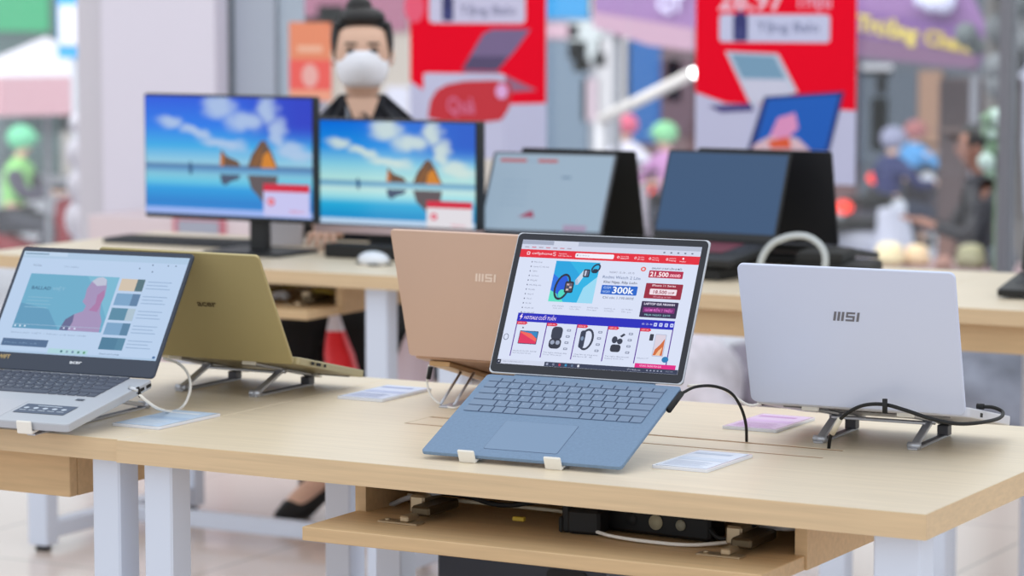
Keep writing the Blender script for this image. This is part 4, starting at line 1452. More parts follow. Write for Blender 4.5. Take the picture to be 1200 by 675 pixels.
L4 = black_laptop('black laptop facing the street, back to back with the dark blue screen laptop', (-2.80, 6.348, 0.803), R_(178), R_(8), R_(78.6), 0.352, 0.24, 0.23, False, LK)
for L, lb in ((L1, 'pale web page laptop'), (L2, 'dark blue screen laptop')):
    p = L.root.location
    b = MB()
    b.box(-0.12, 0.12, -0.19, -0.02, 0, 0.026, BLACKP, bev=0.003)
    tag(b.build('laptop_riser', loc=(p.x, p.y, TT), rot=(0, 0, L.root.rotation_euler.z)), 'low black riser under the ' + lb, 'stand')
for L, lb in ((L3, 'black laptop facing the street behind the pale web page laptop'), (L4, 'black laptop facing the street behind the dark blue screen laptop')):
    p = L.root.location
    b = MB()
    b.box(-0.13, 0.13, -0.10, 0.005, 0, 0.022, BLACKP, bev=0.003)
    tag(b.build('laptop_riser', loc=(p.x, p.y, TT), rot=(0, 0, L.root.rotation_euler.z)), 'low black riser under the ' + lb, 'stand')
# dark cloth-like pouch at the right of the second pair
b = MB()
b.box(-0.10, 0.08, -0.10, 0.10, 0, 0.030, mat('dark_pouch', (34, 34, 34), rough=0.8), bev=0.012, seg=2)
b.box(-0.09, 0.02, -0.09, 0.08, 0.028, 0.058, mat('dark_pouch', (34, 34, 34)), bev=0.012, seg=2)
tag(b.build('laptop_pouch', loc=(-2.56, 6.20, TT), rot=(0, 0, 0.2)), 'dark soft pouch lying beside the black laptops behind the grey-white cable loop', 'pouch')
# laptop cut by the right frame edge
L5 = black_laptop('dark laptop at the right edge of the photo on the rear table', (-1.93, 6.10, 0.79), R_(6), R_(5), R_(64), 0.32, 0.22, 0.21, False)

# ------------------------------------------------------------------ cables in the rear open compartment
for k, (lb, pts, r, m) in enumerate((
        ('dark yellow cable heap in the left rear compartment', [(-4.0, 5.80, 0.672), (-3.93, 5.82, 0.69), (-3.86, 5.80, 0.675), (-3.90, 5.86, 0.68), (-3.80, 5.85, 0.70)], 0.006, mat('yellow_cable', (150, 124, 40), rough=0.6)),
        ('dark yellow cable coil in the right of the rear compartment', [(-3.78, 5.80, 0.672), (-3.74, 5.80, 0.69), (-3.70, 5.82, 0.685), (-3.74, 5.87, 0.675)], 0.007, mat('yellow_cable', (150, 124, 40))),
        ('white plug lying in the rear compartment', [(-3.86, 5.79, 0.672), (-3.84, 5.80, 0.676), (-3.82, 5.79, 0.672)], 0.011, mat('cable_grey', (176, 176, 180))))):
    b = MB()
    b.tube(pts, r, m)
    tag(b.build('cable'), lb, 'cable')


# ------------------------------------------------------------------ people
def skin_obj(name, verts, edges, radii, m, parent=None, sub=2, root=0, X=None, smooth=True):
    me = bpy.data.meshes.new(name)
    me.from_pydata([(X @ V(v)) if X is not None else v for v in verts], edges, [])
    me.materials.append(m)
    o = bpy.data.objects.new(name, me)
    COL.objects.link(o)
    sk = o.modifiers.new('skin', 'SKIN')
    sk.use_smooth_shade = True
    if not me.skin_vertices:
        me.attributes.new('skin_vertices', 'FLOAT_VECTOR', 'POINT') if False else None
    layer = me.skin_vertices[0].data if me.skin_vertices else None
    if layer is None:
        return o
    for i, r in enumerate(radii):
        rr = r if hasattr(r, '__len__') else (r, r)
        layer[i].radius = rr
        layer[i].use_root = (i == root)
    sb = o.modifiers.new('sub', 'SUBSURF')
    sb.levels = sub
    sb.render_levels = sub
    if parent:
        o.parent = parent
    return o


def ensure_skin(name, verts, edges, radii, m, parent=None, sub=2, root=0):
    """skin modifier needs its custom data layer; make it through bmesh"""
    bm = bmesh.new()
    lay = bm.verts.layers.skin.verify()
    vs = []
    for i, v in enumerate(verts):
        q = bm.verts.new(v)
        r = radii[i]
        q[lay].radius = r if hasattr(r, '__len__') else (r, r)
        q[lay].use_root = (i == root)
        vs.append(q)
    for e in edges:
        bm.edges.new((vs[e[0]], vs[e[1]]))
    me = bpy.data.meshes.new(name)
    bm.to_mesh(me)
    bm.free()
    me.materials.append(m)
    o = bpy.data.objects.new(name, me)
    COL.objects.link(o)
    sk = o.modifiers.new('skin', 'SKIN')
    sk.use_smooth_shade = True
    sb = o.modifiers.new('sub', 'SUBSURF')
    sb.levels = sub
    sb.render_levels = sub
    if parent:
        o.parent = parent
    return o


def human(label, base, fwd, J, skinm, topm, botm, hairm=None, seated=False, rad=1.0, bun=False, mask=None, helmet=None, shoes=None, fingers=True, inner=None, lanyard=None, sleeves=None):
    """J: joints in local frame (lateral-right-as-seen, towards-viewer 'fwd', up), relative to base"""
    fwd = V(fwd).normalized()
    lat = V((0, 0, 1)).cross(fwd)       # as seen by the viewer facing the figure: +lat is to the viewer's right
    t = thing('person', label, 'person', base)
    X = M(((lat.x, fwd.x, 0, 0), (lat.y, fwd.y, 0, 0), (lat.z, fwd.z, 1, 0), (0, 0, 0, 1)))

    def W(p):
        return (X @ V(p))
    P = {k: W(v) for k, v in J.items()}
    order = ['pelvis', 'waist', 'chest', 'neckb', 'neckt']
    verts, rad_, idx = [], [], {}

    def add(k, p, r):
        idx[k] = len(verts)
        verts.append(p)
        rad_.append(r)
    for k, r in (('pelvis', (0.125, 0.10)), ('waist', (0.095, 0.078)), ('chest', (0.100, 0.072)), ('neckb', 0.046), ('neckt', 0.043)):
        add(k, P[k], r)
    ed = [(0, 1), (1, 2), (2, 3), (3, 4)]
    hd = P['head']
    for k, off, r in (('h1', (0, 0.012, -0.060), 0.064), ('h2', (0, 0.0, 0.0), 0.088), ('h3', (0, -0.004, 0.042), 0.084), ('h4', (0, -0.012, 0.074), 0.060)):
        add(k, hd + W(off), r)
    ed += [(idx['neckt'], idx['h1']), (idx['h1'], idx['h2']), (idx['h2'], idx['h3']), (idx['h3'], idx['h4'])]
    for s in ('l', 'r'):
        for k, r in (('sh', 0.034), ('el', 0.036), ('wr', 0.024)):
            add(k + s, P[k + s] - V((0, 0, 0.022 if k == 'sh' else 0)), r)
        ed += [(idx['chest'], idx['sh' + s]), (idx['sh' + s], idx['el' + s]), (idx['el' + s], idx['wr' + s])]
        for k, r in (('hp', 0.085), ('kn', 0.055), ('an', 0.034), ('toe', 0.028)):
            add(k + s, P[k + s], r)
        ed += [(0, idx['hp' + s]), (idx['hp' + s], idx['kn' + s]), (idx['kn' + s], idx['an' + s]), (idx['an' + s], idx['toe' + s])]
    if fingers:
        for s in ('l', 'r'):
            wr = P['wr' + s]
            d = (P['hd' + s] - wr).normalized()
            side = W((1 if s == 'r' else -1, 0, 0))
            side = (side - d * side.dot(d)).normalized()
            nrm = d.cross(side)
            if nrm.z < 0:
                nrm = -nrm
            pc = wr + d * 0.045
            add('pa' + s, pc, (0.030, 0.016))
            ed.append((idx['wr' + s], idx['pa' + s]))
            for k, (o_, L_) in enumerate(((-0.024, 0.066), (-0.008, 0.074), (0.008, 0.070), (0.024, 0.056))):
                k0 = pc + d * 0.035 + side * o_
                k1 = k0 + d * L_ * 0.5 + side * o_ * 0.25 + nrm * 0.008
                k2 = k0 + d * L_ * 0.95 + side * o_ * 0.35 - nrm * 0.012
                add('f%d0%s' % (k, s), k0, 0.0095)
                add('f%d1%s' % (k, s), k1, 0.0085)
                add('f%d2%s' % (k, s), k2, 0.0070)
                ed += [(idx['pa' + s], idx['f%d0%s' % (k, s)]), (idx['f%d0%s' % (k, s)], idx['f%d1%s' % (k, s)]), (idx['f%d1%s' % (k, s)], idx['f%d2%s' % (k, s)])]
            th0 = wr + d * 0.030 - side * 0.030 * (1)
            th1 = th0 + d * 0.030 - side * 0.018 - nrm * 0.006
            add('t0' + s, th0, 0.011)
            add('t1' + s, th1, 0.008)
            ed += [(idx['pa' + s], idx['t0' + s]), (idx['t0' + s], idx['t1' + s])]
    ensure_skin('body', verts, ed, rad_, skinm, t)
    # face
    f = MB()
    f.sphere(hd, (0.0, 0.0, 0.0001), skinm) if False else None

    def HW(p):
        return hd + W(p)
    HX = M.Translation(hd) @ X
    f = MB(HX)
    f.sphere((0, 0.080, -0.014), (0.011, 0.016, 0.022), skinm, 12)
    f.build('nose', t)
    for sx in (-1, 1):
        f = MB(HX)
        f.sphere((sx * 0.076, -0.004, -0.005), (0.010, 0.018, 0.028), skinm, 12)
        f.build('ear', t)
    for sx in (-1, 1):
        e = MB(HX)
        e.sphere((sx * 0.030, 0.070, 0.010), (0.013, 0.008, 0.007), mat('eye_dark', (52, 38, 36), rough=0.3), 12)
        e.box(sx * 0.030 - 0.016, sx * 0.030 + 0.016, 0.066, 0.078, 0.026, 0.031, HAIR, bev=0.001)
        e.build('eye', t)
    m_ = MB(HX)
    m_.sphere((0, 0.076, -0.048), (0.022, 0.006, 0.006), mat('lips', (176, 92, 92), rough=0.5), 12)
    m_.build('mouth', t)
    if hairm is not None and helmet is None:
        h = MB(HX)
        h.sphere((0, -0.036, 0.040), (0.080, 0.080, 0.083), hairm, 24)
        h.sphere((0, -0.006, 0.096), (0.064, 0.060, 0.031), hairm, 18)
        h.sphere((-0.070, 0.006, 0.036), (0.014, 0.034, 0.052), hairm, 16)
        h.sphere((0.070, 0.006, 0.036), (0.014, 0.034, 0.052), hairm, 16)
        if bun:
            h.sphere((-0.008, -0.020, 0.125), (0.036, 0.036, 0.030), hairm, 18)
        h.build('hair', t)
    if mask is not None:
        q = MB(HX)
        # two-panel respirator: centre ridge, tapering to chin and ears
        rows = [(-0.088, 0.040, 0.034, 0.060), (-0.070, 0.062, 0.058, 0.080), (-0.044, 0.070, 0.072, 0.101), (-0.022, 0.068, 0.074, 0.108), (0.002, 0.050, 0.070, 0.098), (0.010, 0.030, 0.060, 0.092)]
        grid = []
        n = 12
        for (z, hw, side_y, mid_y) in rows:
            r_ = []
            for i in range(n + 1):
                u = -1 + 2 * i / n
                yy = mid_y - (mid_y - 0.030) * abs(u) ** 1.8 * (hw / 0.070)
                r_.append(q.bm.verts.new(q.X @ V((hw * u, yy, z))))
            grid.append(r_)
        fs = []
        for a_, c_ in zip(grid, grid[1:]):
            for i in range(n):
                fs.append(q.bm.faces.new((a_[i], a_[i + 1], c_[i + 1], c_[i])))
        q._fin(fs, mask, True)
        mo = q.build('face_mask', t)
        so = mo.modifiers.new('thick', 'SOLIDIFY')
        so.thickness = 0.003
        st = MB(HX)
        for sx in (-1, 1):
            st.tube([(sx * 0.066, 0.036, -0.030), (sx * 0.078, 0.012, -0.012), (sx * 0.082, -0.006, 0.004)], 0.0016, mask)
        st.build('ear_loop', mo)
    if helmet is not None:
        h = MB(HX)
        h.sphere((0, -0.010, 0.035), (0.118, 0.128, 0.108), helmet, 24)
        h.box(-0.07, 0.07, 0.07, 0.15, 0.030, 0.042, helmet, bev=0.005)
        h.build('helmet', t)
    # clothes: a second, slightly larger skin
    cv, cr, ci = [], [], {}

    def cadd(k, p, r):
        ci[k] = len(cv)
        cv.append(p)
        cr.append(r)
    cadd('pelvis', P['pelvis'], (0.14, 0.115))
    cadd('waist', P['waist'], (0.125, 0.105))
    cadd('chest', P['chest'], (0.145, 0.108))
    s_trap = 1.0
    ce = [(0, 1), (1, 2)]
    for s in ('l', 'r'):
        sg_ = -1 if s == 'l' else 1
        tp = P['neckb'] + W((sg_ * 0.072, -0.005, -0.012)) * s_trap
        cadd('tr' + s, tp, 0.044)
        ce.append((ci['chest'], ci['tr' + s]))
        cadd('sh' + s, P['sh' + s], 0.072)
        ce.append((ci['tr' + s], ci['sh' + s]))
        cadd('el' + s, P['el' + s], 0.048)
        cadd('wr' + s, P['wr' + s] + (P['el' + s] - P['wr' + s]) * 0.12, 0.034)
        ce += [(ci['chest'], ci['sh' + s]), (ci['sh' + s], ci['el' + s]), (ci['el' + s], ci['wr' + s])]
    ensure_skin('jacket', cv, ce, cr, topm, t)
    if sleeves is not None:
        for s in ('l', 'r'):
            a_, c_, d_ = P['sh' + s], P['el' + s], P['wr' + s]
            ensure_skin('sleeve', [a_, a_ + (c_ - a_) * 0.5, c_, d_], [(0, 1), (1, 2), (2, 3)], [0.080, 0.075, 0.064, 0.048], sleeves, t)
    cv, cr = [P['pelvis']], [(0.145, 0.12)]
    ce = []
    for s in ('l', 'r'):
        i = len(cv)
        cv += [P['hp' + s], P['kn' + s], P['kn' + s] + (P['an' + s] - P['kn' + s]) * (0.62 if seated else 0.9)]
        cr += [0.100, 0.074, 0.056]
        ce += [(0, i), (i, i + 1), (i + 1, i + 2)]
    ensure_skin('trousers', cv, ce, cr, botm, t)
    for s in ('l', 'r'):
        a_, b_ = P['an' + s], P['toe' + s]
        d = (b_ - a_)
        d.z = 0
        L_ = d.length
        yaw = atan2(d.y, d.x)
        SX = M.Translation((a_.x, a_.y, -base[2] if False else 0)) @ M.Rotation(yaw, 4, 'Z')
        q = MB()
        zb = min(a_.z, b_.z)
        if shoes == 'heel':
            z0 = P['toe' + s].z - 0.022
            Q = M.Translation((a_.x, a_.y, z0)) @ M.Rotation(yaw, 4, 'Z')
            q = MB(Q)
            q.tube([(-0.045, 0, 0.085), (-0.020, 0, 0.075), (0.03, 0, 0.050), (0.08, 0, 0.024), (0.13, 0, 0.017), (0.175, 0, 0.012)], [0.022, 0.030, 0.031, 0.034, 0.033, 0.010], BLACKS, n=12)
            q.sphere((-0.040, 0, 0.092), (0.018, 0.027, 0.035), BLACKS, 14)
            q.cyl((-0.047, 0, 0.0), (-0.040, 0, 0.085), 0.006, BLACKS, r1=0.018)
        else:
            Q = M.Translation((a_.x, a_.y, P['toe' + s].z - 0.03)) @ M.Rotation(yaw, 4, 'Z')
            q = MB(Q)
            q.sphere((0.06, 0, 0.04), (0.13, 0.045, 0.042), BLACKS, 16)
            q.box(-0.06, 0.19, -0.04, 0.04, 0, 0.018, BLACKS, bev=0.006)
        q.build('shoe', t)
    if inner is not None:
        q = MB(M.Translation(P['neckb']) @ X)
        q.prism([(-0.045, 0.0), (0.045, 0.0), (0.0, -0.12)], 0, 0.004, skinm, X=M.Translation((0, 0.075, 0.025)) @ M.Rotation(R_(100), 4, 'X'))
        q.build('neckline', t)
        q = MB(M.Translation(P['neckb']) @ X)
        for sx in (-1, 1):
            q.tube([(sx * 0.056, 0.02, 0.005), (sx * 0.050, 0.065, -0.03), (sx * 0.024, 0.090, -0.09)], 0.014, inner)
        q.build('lapel', t)
        q = MB(M.Translation(P['neckb']) @ X)
        q.tube([(-0.040, 0.060, 0.0), (-0.038, 0.092, -0.04), (-0.030, 0.112, -0.12)], 0.004, mat('lanyard_grey', (150, 156, 168), rough=0.6))
        q.build('lanyard', t)
    return t, P, X


# the seated saleswoman
HC = at(424.5, 63, Y=6.60)
base = (HC.x, HC.y, 0.0)
fw = V((-HC.x, -HC.y, 0)).normalized()
latv = V((0, 0, 1)).cross(fw)


def loc_(w):
    d = V((w[0] - base[0], w[1] - base[1], 0))
    return (d.dot(latv), d.dot(fw), w[2])


hz = HC.z
hand = loc_((-3.965, 6.17, TT + 0.028))
wrist = loc_((-4.02, 6.27, TT + 0.045))
Jw = dict(head=(0, 0, hz), neckt=(0.0, -0.012, hz - 0.105), neckb=(0, -0.026, hz - 0.140), chest=(0, -0.040, hz - 0.265), waist=(0, -0.09, 0.76), pelvis=(0, -0.10, 0.58),
          shl=(-0.138, -0.035, hz - 0.188), shr=(0.134, -0.035, hz - 0.188),
          ell=(-0.165, 0.06, 0.87), elr=(0.20, 0.05, 0.85), wrl=wrist, wrr=(0.16, 0.24, TT + 0.05), hdl=hand, hdr=(0.12, 0.32, TT + 0.03),
          hpl=(-0.075, -0.05, 0.565), hpr=(0.085, -0.05, 0.565), knl=loc_((-4.16, 6.32, 0.50)), knr=loc_((-4.02, 6.38, 0.50)),
          anl=loc_((-4.165, 6.49, 0.105)), anr=loc_((-4.00, 6.52, 0.105)), toel=loc_((-4.20, 6.36, 0.03)), toer=loc_((-4.02, 6.38, 0.03)))
BLK = mat('black_suit', (24, 26, 36), rough=0.8)
wom, PW, XW = human('woman in black jacket and white face mask, hair in a bun, behind the desktop screens', base, fw, Jw, SKIN, BLK, mat('black_trousers', (12, 12, 14), rough=0.9),
                    hairm=HAIR, seated=True, bun=True, mask=mat('white_mask', (244, 244, 252), rough=0.8), shoes='heel', inner=BLK)
# her chair
cp = V((base[0], base[1], 0)) + fw * (-0.13)
t = thing('office_chair', 'black chair the masked woman sits on behind the rear table', 'chair', (cp.x, cp.y, 0), atan2(fw.y, fw.x))
b = MB()
b.rrect(-0.20, 0.20, -0.20, 0.20, 0.41, 0.465, 0.05, BLACKS, bev=0.01)
b.build('seat', t)
b = MB()
b.rrect(-0.18, 0.18, -0.12, 0.12, -0.015, 0.015, 0.04, BLACKS)
b.build('backrest', t, loc=(-0.21, 0, 0.66), rot=(pi / 2, 0, pi / 2))
for sx, sy in ((-1, -1), (-1, 1), (1, -1), (1, 1)):
    b = MB()
    b.cyl((sx * 0.17, sy * 0.17, 0), (sx * 0.15, sy * 0.15, 0.42), 0.012, BLACKP)
    b.build('leg', t)


# ------------------------------------------------------------------ posters at the glass
def backpack_icon(b, cx, cy, w, h, z, c):
    b.rrect(cx - w / 2, cx + w / 2, cy - h / 2, cy + h * 0.42, z, z + 0.0008, w * 0.2, flat(c))
    b.rrect(cx - w * 0.3, cx + w * 0.3, cy - h * 0.4, cy - h * 0.05, z + 0.001, z + 0.0012, w * 0.1, flat((60, 64, 124)))
    b.rrect(cx - w * 0.16, cx + w * 0.16, cy + h * 0.38, cy + h * 0.54, z, z + 0.0006, w * 0.06, flat(c))


POST_R = mat('poster_red', (240, 6, 40), rough=0.8, spec=0.1)


def poster(label, px0, px1, pyb, Y, ytop, kind):
    x0, x1 = at(px0, 100, Y=Y).x, at(px1, 100, Y=Y).x
    zb = at((px0 + px1) / 2, pyb, Y=Y).z
    W_ = x1 - x0
    H_ = ytop - zb
    t = thing('poster', label, 'poster', ((x0 + x1) / 2, Y, zb), 0)
    b = MB()
    b.box(-W_ / 2, W_ / 2, 0, 0.004, 0, H_, mat('poster_board', (196, 198, 226), rough=0.5))
    b.build('board', t)
    b = MB(M.Translation((-W_ / 2, -0.0008, 0)) @ M.Rotation(pi / 2, 4, 'X'))

    def Q(px, py):
        w = at(px, py, Y=Y)
        return (w.x - x0, w.z - zb)
    if kind == 1:
        b.poly([Q(481, 95), Q(505, 112), Q(540, 122), Q(598, 122), Q(640, 121), Q(640, 60), (W_, H_), (0, H_)], 0.0, POST_R)
        c0, c1 = Q(503, 27), Q(616, -6)
        b.rrect(c0[0], c1[0], c0[1], c1[1], 0.0006, 0.0010, 0.018, flat((206, 204, 230)))
        p = Q(525, 9)
        backpack_icon(b, p[0], p[1], 0.048, 0.10, 0.0012, (48, 50, 104))
        p = Q(539, 17)
        b.text('Tặng Balo', p[0], p[1], 0.034, 0.0014, flat((110, 112, 150)), w=0.24, bold=0.01)
        lap = [Q(541, 82), Q(566, 40), Q(577, 34), Q(622, 34), Q(605, 58), Q(583, 83)]
        b.poly(lap, 0.0008, flat((120, 102, 142)))
        b.poly([Q(541, 82), Q(551, 66), Q(596, 66), Q(583, 83)], 0.0010, flat((84, 72, 108)))
        b.poly([Q(541, 83), Q(583, 84), Q(630, 106), Q(600, 108)], 0.0009, flat((150, 104, 134)))
        b.disc(*Q(486, 8), 0.045, 0.06, 0.0006, flat((240, 90, 120)), 18)
    else:
        b.poly([Q(815, 108), Q(851, 121), Q(900, 122), Q(1003, 130), (W_, H_), (0, H_)], 0.0, POST_R)
        c0, c1 = Q(843, 49), Q(973, 17)
        b.rrect(c0[0], c1[0], c0[1], c1[1], 0.0006, 0.0010, 0.014, flat((200, 204, 232)))
        p = Q(868, 31)
        backpack_icon(b, p[0], p[1], 0.056, 0.105, 0.0012, (46, 50, 112))
        p = Q(887, 37)
        b.text('Tặng Balo', p[0], p[1], 0.034, 0.0014, flat((110, 118, 160)), w=0.24, bold=0.01)
        p = Q(842, 11)
        b.text('26.97', p[0], p[1], 0.075, 0.0008, flat((244, 196, 214)), w=0.26, bold=0.03)
        p = Q(931, 9)
        b.text('Triệu', p[0], p[1], 0.055, 0.0008, flat((240, 170, 196)), w=0.14, bold=0.02)
        # grey notebook on the print
        b.poly([Q(850, 60), Q(912, 63), Q(935, 108), Q(880, 124)], 0.0008, flat((196, 206, 224)))
        b.poly([Q(856, 63), Q(908, 66), Q(922, 94), Q(872, 96)], 0.0011, flat((120, 160, 188)))
        b.poly([Q(866, 92), Q(921, 93), Q(930, 108), Q(880, 121)], 0.0012, flat((206, 208, 228)))
        b.poly([Q(830, 124), Q(880, 121), Q(884, 130), Q(845, 132)], 0.0009, flat((74, 66, 130)))
        # blue notebook on the print
        b.poly([Q(896, 113), Q(990, 107), Q(972, 178), Q(876, 176)], 0.0013, flat((18, 40, 110)))
        b.poly([Q(900, 116), Q(984, 111), Q(968, 176), Q(884, 174)], 0.0016, flat((0, 92, 190)))
        b.poly([Q(886, 168), Q(905, 158), Q(935, 162), Q(950, 176), Q(880, 176)], 0.0019, flat((222, 190, 200)))
        b.poly([Q(902, 160), Q(912, 138), Q(932, 132), Q(936, 150), Q(922, 164)], 0.0020, flat((226, 150, 196)))
        b.poly([Q(900, 165), Q(925, 160), Q(928, 174), Q(904, 174)], 0.0021, flat((226, 90, 50)))
    b.build('print', t)
    return t


poster('red poster with one grey laptop under a white caption pill, right of the woman', 481, 640, 185, GY - 0.03, 1.95, 1)
poster('red poster with two laptops, behind the dark blue screen laptop', 815, 1003, 214, GY - 0.03, 1.95, 2)

# white standee with a red rounded sign in front of the first poster
YS = 8.6
x0, x1 = at(497, 120, Y=YS).x, at(592, 120, Y=YS).x
z0, z1 = at(540, 185, Y=YS).z, at(540, 86, Y=YS).z
t = thing('standee', 'white display card with a red rounded shape, standing in front of the left red poster', 'sign', ((x0 + x1) / 2, YS, 0), 0)
b = MB()
b.rrect(x0 - (x0 + x1) / 2, x1 - (x0 + x1) / 2, z0, z1, 0, 0.004, 0.01, mat('poster_board', (196, 198, 226)), X=M.Rotation(pi / 2, 4, 'X'))
b.build('card', t)
b = MB(M.Translation((-(x0 + x1) / 2, -0.005, 0)) @ M.Rotation(pi / 2, 4, 'X'))


def QS(px, py):
    w = at(px, py, Y=YS)
    return (w.x, w.z)


b.poly([QS(*p) for p in ((502, 138), (505, 118), (512, 106), (524, 99), (545, 95), (580, 94), (598, 97), (601, 110), (597, 128), (588, 141), (560, 144), (520, 142))], 0.0, mat('sign_red', (198, 28, 46), rough=0.5))
b.disc(*QS(589, 107), 0.024, 0.026, 0.001, flat((224, 170, 220)), 16)
p = QS(525, 132)
b.text('Quà', p[0], p[1], 0.055, 0.001, flat((216, 110, 146)), w=0.11, bold=0.02)
b.build('print', t)
b = MB()
b.cyl((0, 0.01, 0.0), (0, 0.01, z0 + 0.05), 0.012, BLACKP)
b.cyl((0, 0.01, 0.0), (0, 0.01, 0.015), 0.14, BLACKP)
b.build('post', t)

# orange-red poster stuck behind the woman's shoulder
Y2 = GY - 0.02
x0, x1 = at(339, 70, Y=Y2).x, at(388, 70, Y=Y2).x
z0, z1 = at(360, 118, Y=Y2).z, at(360, 26, Y=Y2).z
t = thing('poster', 'narrow orange and red poster on the glass left of the woman', 'poster', (x0, Y2, z0))
b = MB()
b.box(0, x1 - x0, 0, 0.003, 0, z1 - z0, flat((244, 150, 112)))
b.build('board', t)
b = MB(M.Translation((0, -0.001, 0)) @ M.Rotation(pi / 2, 4, 'X'))
w_, h_ = x1 - x0, z1 - z0
b.quad(0, w_, 0, h_ * 0.52, 0, flat((250, 104, 96)))
b.quad(0, w_, 0, h_ * 0.14, 0.0006, flat((250, 170, 140)))
b.disc(w_ * 0.5, h_ * 0.32, w_ * 0.2, w_ * 0.24, 0.0008, flat((246, 184, 176)), 16)
b.quad(w_ * 0.2, w_ * 0.8, h_ * 0.62, h_ * 0.70, 0.0008, flat((252, 196, 166)))
b.build('print', t)

# cabinet and a tray in front of the pillar, behind the left monitor
b = MB()
xa, xb = at(103, 270, Y=8.9).x, at(352, 270, Y=8.9).x
b.box(0, xb - xa, -0.2, 0.2, 0, at(200, 262, Y=8.7).z, mat('pinkish_cabinet', (226, 210, 214), rough=0.5), bev=0.005)
cb = b.build('counter', loc=(xa, 9.1, 0))
tag(cb, 'pale pinkish white counter behind the leftmost monitor', 'counter')
b = MB()
zt3 = at(230, 281, Y=8.9).z
b.box(at(205, 268, Y=8.9).x - xa, at(265, 268, Y=8.9).x - xa, -0.212, -0.198, zt3 - 0.0, at(230, 256, Y=8.9).z, flat((206, 120, 134)))
b.box(at(211, 268, Y=8.9).x - xa, at(259, 268, Y=8.9).x - xa, -0.216, -0.202, zt3 + 0.015, at(230, 258, Y=8.9).z, flat((170, 174, 190)))
setl(b.build('framed_panel', cb), 'grey panel in a pink frame')

# ------------------------------------------------------------------ bags under / behind the rear tables
def bag(label, px0, px1, pyt, Y, m, m2=None, zb=0.0, seed=1, squash=1.0):
    xa_, xb_ = at(px0, 400, Y=Y).x, at(px1, 400, Y=Y).x
    zt = at((px0 + px1) / 2, pyt, Y=Y).z
    rr = random.Random(seed)
    b = MB()
    H_ = zt - zb
    n = 20
    rings = []
    for k in range(9):
        v = k / 8
        f_ = (1.0 - v ** 1.15 * 0.86) * (0.92 + 0.14 * rr.random())
        r_ = []
        for i in range(n):
            a_ = 2 * pi * i / n
            g = 1 + 0.07 * sin(5 * a_ + v * 4 + seed)
            r_.append(b.bm.verts.new(((xb_ - xa_) / 2 * f_ * g * cos(a_) + 0.02 * sin(3 * v + seed), 0.055 * f_ * g * sin(a_), zb + H_ * v)))
        rings.append(r_)
    lo, hi = [], []
    for j, (a_, c_) in enumerate(zip(rings, rings[1:])):
        for i in range(n):
            f = b.bm.faces.new((a_[i], a_[(i + 1) % n], c_[(i + 1) % n], c_[i]))
            (hi if (j >= 6 or (m2 and j == 0)) else lo).append(f)
    lo.append(b.bm.faces.new(rings[0][::-1]))
    lo.append(b.bm.faces.new(rings[-1]))
    b._fin(lo, m, True)
    b._fin(hi, m2 or m, True)
    o = b.build('shopping_bag', loc=((xa_ + xb_) / 2, Y, 0))
    tag(o, label, 'bag')
    return o


bag('bright red plastic bag with a white top hanging under the left rear table', 376, 424, 360, 6.20, mat('red_plastic', (236, 26, 40), rough=0.4), mat('white_plastic', (226, 222, 232), rough=0.4), zb=0.36, seed=2)
bag('white plastic bag with a faint pink print behind the pinkish beige laptop', 456, 512, 352, 6.15, mat('pinkish_plastic', (226, 210, 224), rough=0.4), mat('pink_plastic', (226, 150, 190), rough=0.4), zb=0.36, seed=5)
bag('small lilac plastic bag hanging behind the gold laptop', 318, 352, 362, 6.34, mat('lilac_plastic', (190, 130, 190), rough=0.5), zb=0.38, seed=8)


def cloth_lump(label, px0, px1, pyt, pyb, Y, m, seed, name='covered_stool', cat='stool'):
    xa_, xb_ = at(px0, 400, Y=Y).x, at(px1, 400, Y=Y).x
    zt = at((px0 + px1) / 2, pyt, Y=Y).z
    rr = random.Random(seed)
    b = MB()
    n = 28
    rings = []
    for k in range(10):
        v = k / 9
        f_ = sqrt(max(0.02, 1 - max(0, v - 0.35) ** 2 / 0.43))
        r_ = []
        for i in range(n):
            a_ = 2 * pi * i / n
            g = 1 + 0.06 * sin(4 * a_ + v * 5 + seed) + 0.03 * sin(9 * a_ + seed * 2)
            r_.append(b.bm.verts.new(((xb_ - xa_) / 2 * f_ * g * cos(a_), 0.22 * f_ * g * sin(a_), zt * v)))
        rings.append(r_)
    fs = []
    for a_, c_ in zip(rings, rings[1:]):
        for i in range(n):
            fs.append(b.bm.faces.new((a_[i], a_[(i + 1) % n], c_[(i + 1) % n], c_[i])))
    fs.append(b.bm.faces.new(rings[0][::-1]))
    fs.append(b.bm.faces.new(rings[-1]))
    b._fin(fs, m, True)
    o = b.build(name, loc=((xa_ + xb_) / 2, Y, 0))
    tag(o, label, cat)
    return o


cloth_lump('crumpled white packing sack with a red mark, between the blue-grey and white laptops', 760, 862, 390, 480, 8.75, mat('white_sack', (222, 218, 228), rough=0.6, noise=0.28, nscale=9), 3, 'packing_sack', 'sack')
cloth_lump('crumpled grey plastic sheeting heap behind the white laptop', 830, 990, 396, 480, 9.15, mat('grey_sheeting', (150, 144, 158), rough=0.4, noise=0.45, nscale=8), 7, 'packing_sheet', 'sack')
cloth_lump('grey fabric heap on the floor near the glass, right of the white laptop', 1070, 1240, 408, 490, 9.0, mat('grey_fabric', (134, 138, 152), rough=0.8, noise=0.4, nscale=8), 11, 'fabric_heap', 'fabric')
cloth_lump('black low stool on the floor behind the pinkish beige laptop', 500, 600, 424, 490, 9.18, mat('black_fabric', (40, 40, 46), rough=0.8), 13)

# ------------------------------------------------------------------ the street
GZ = -1.2


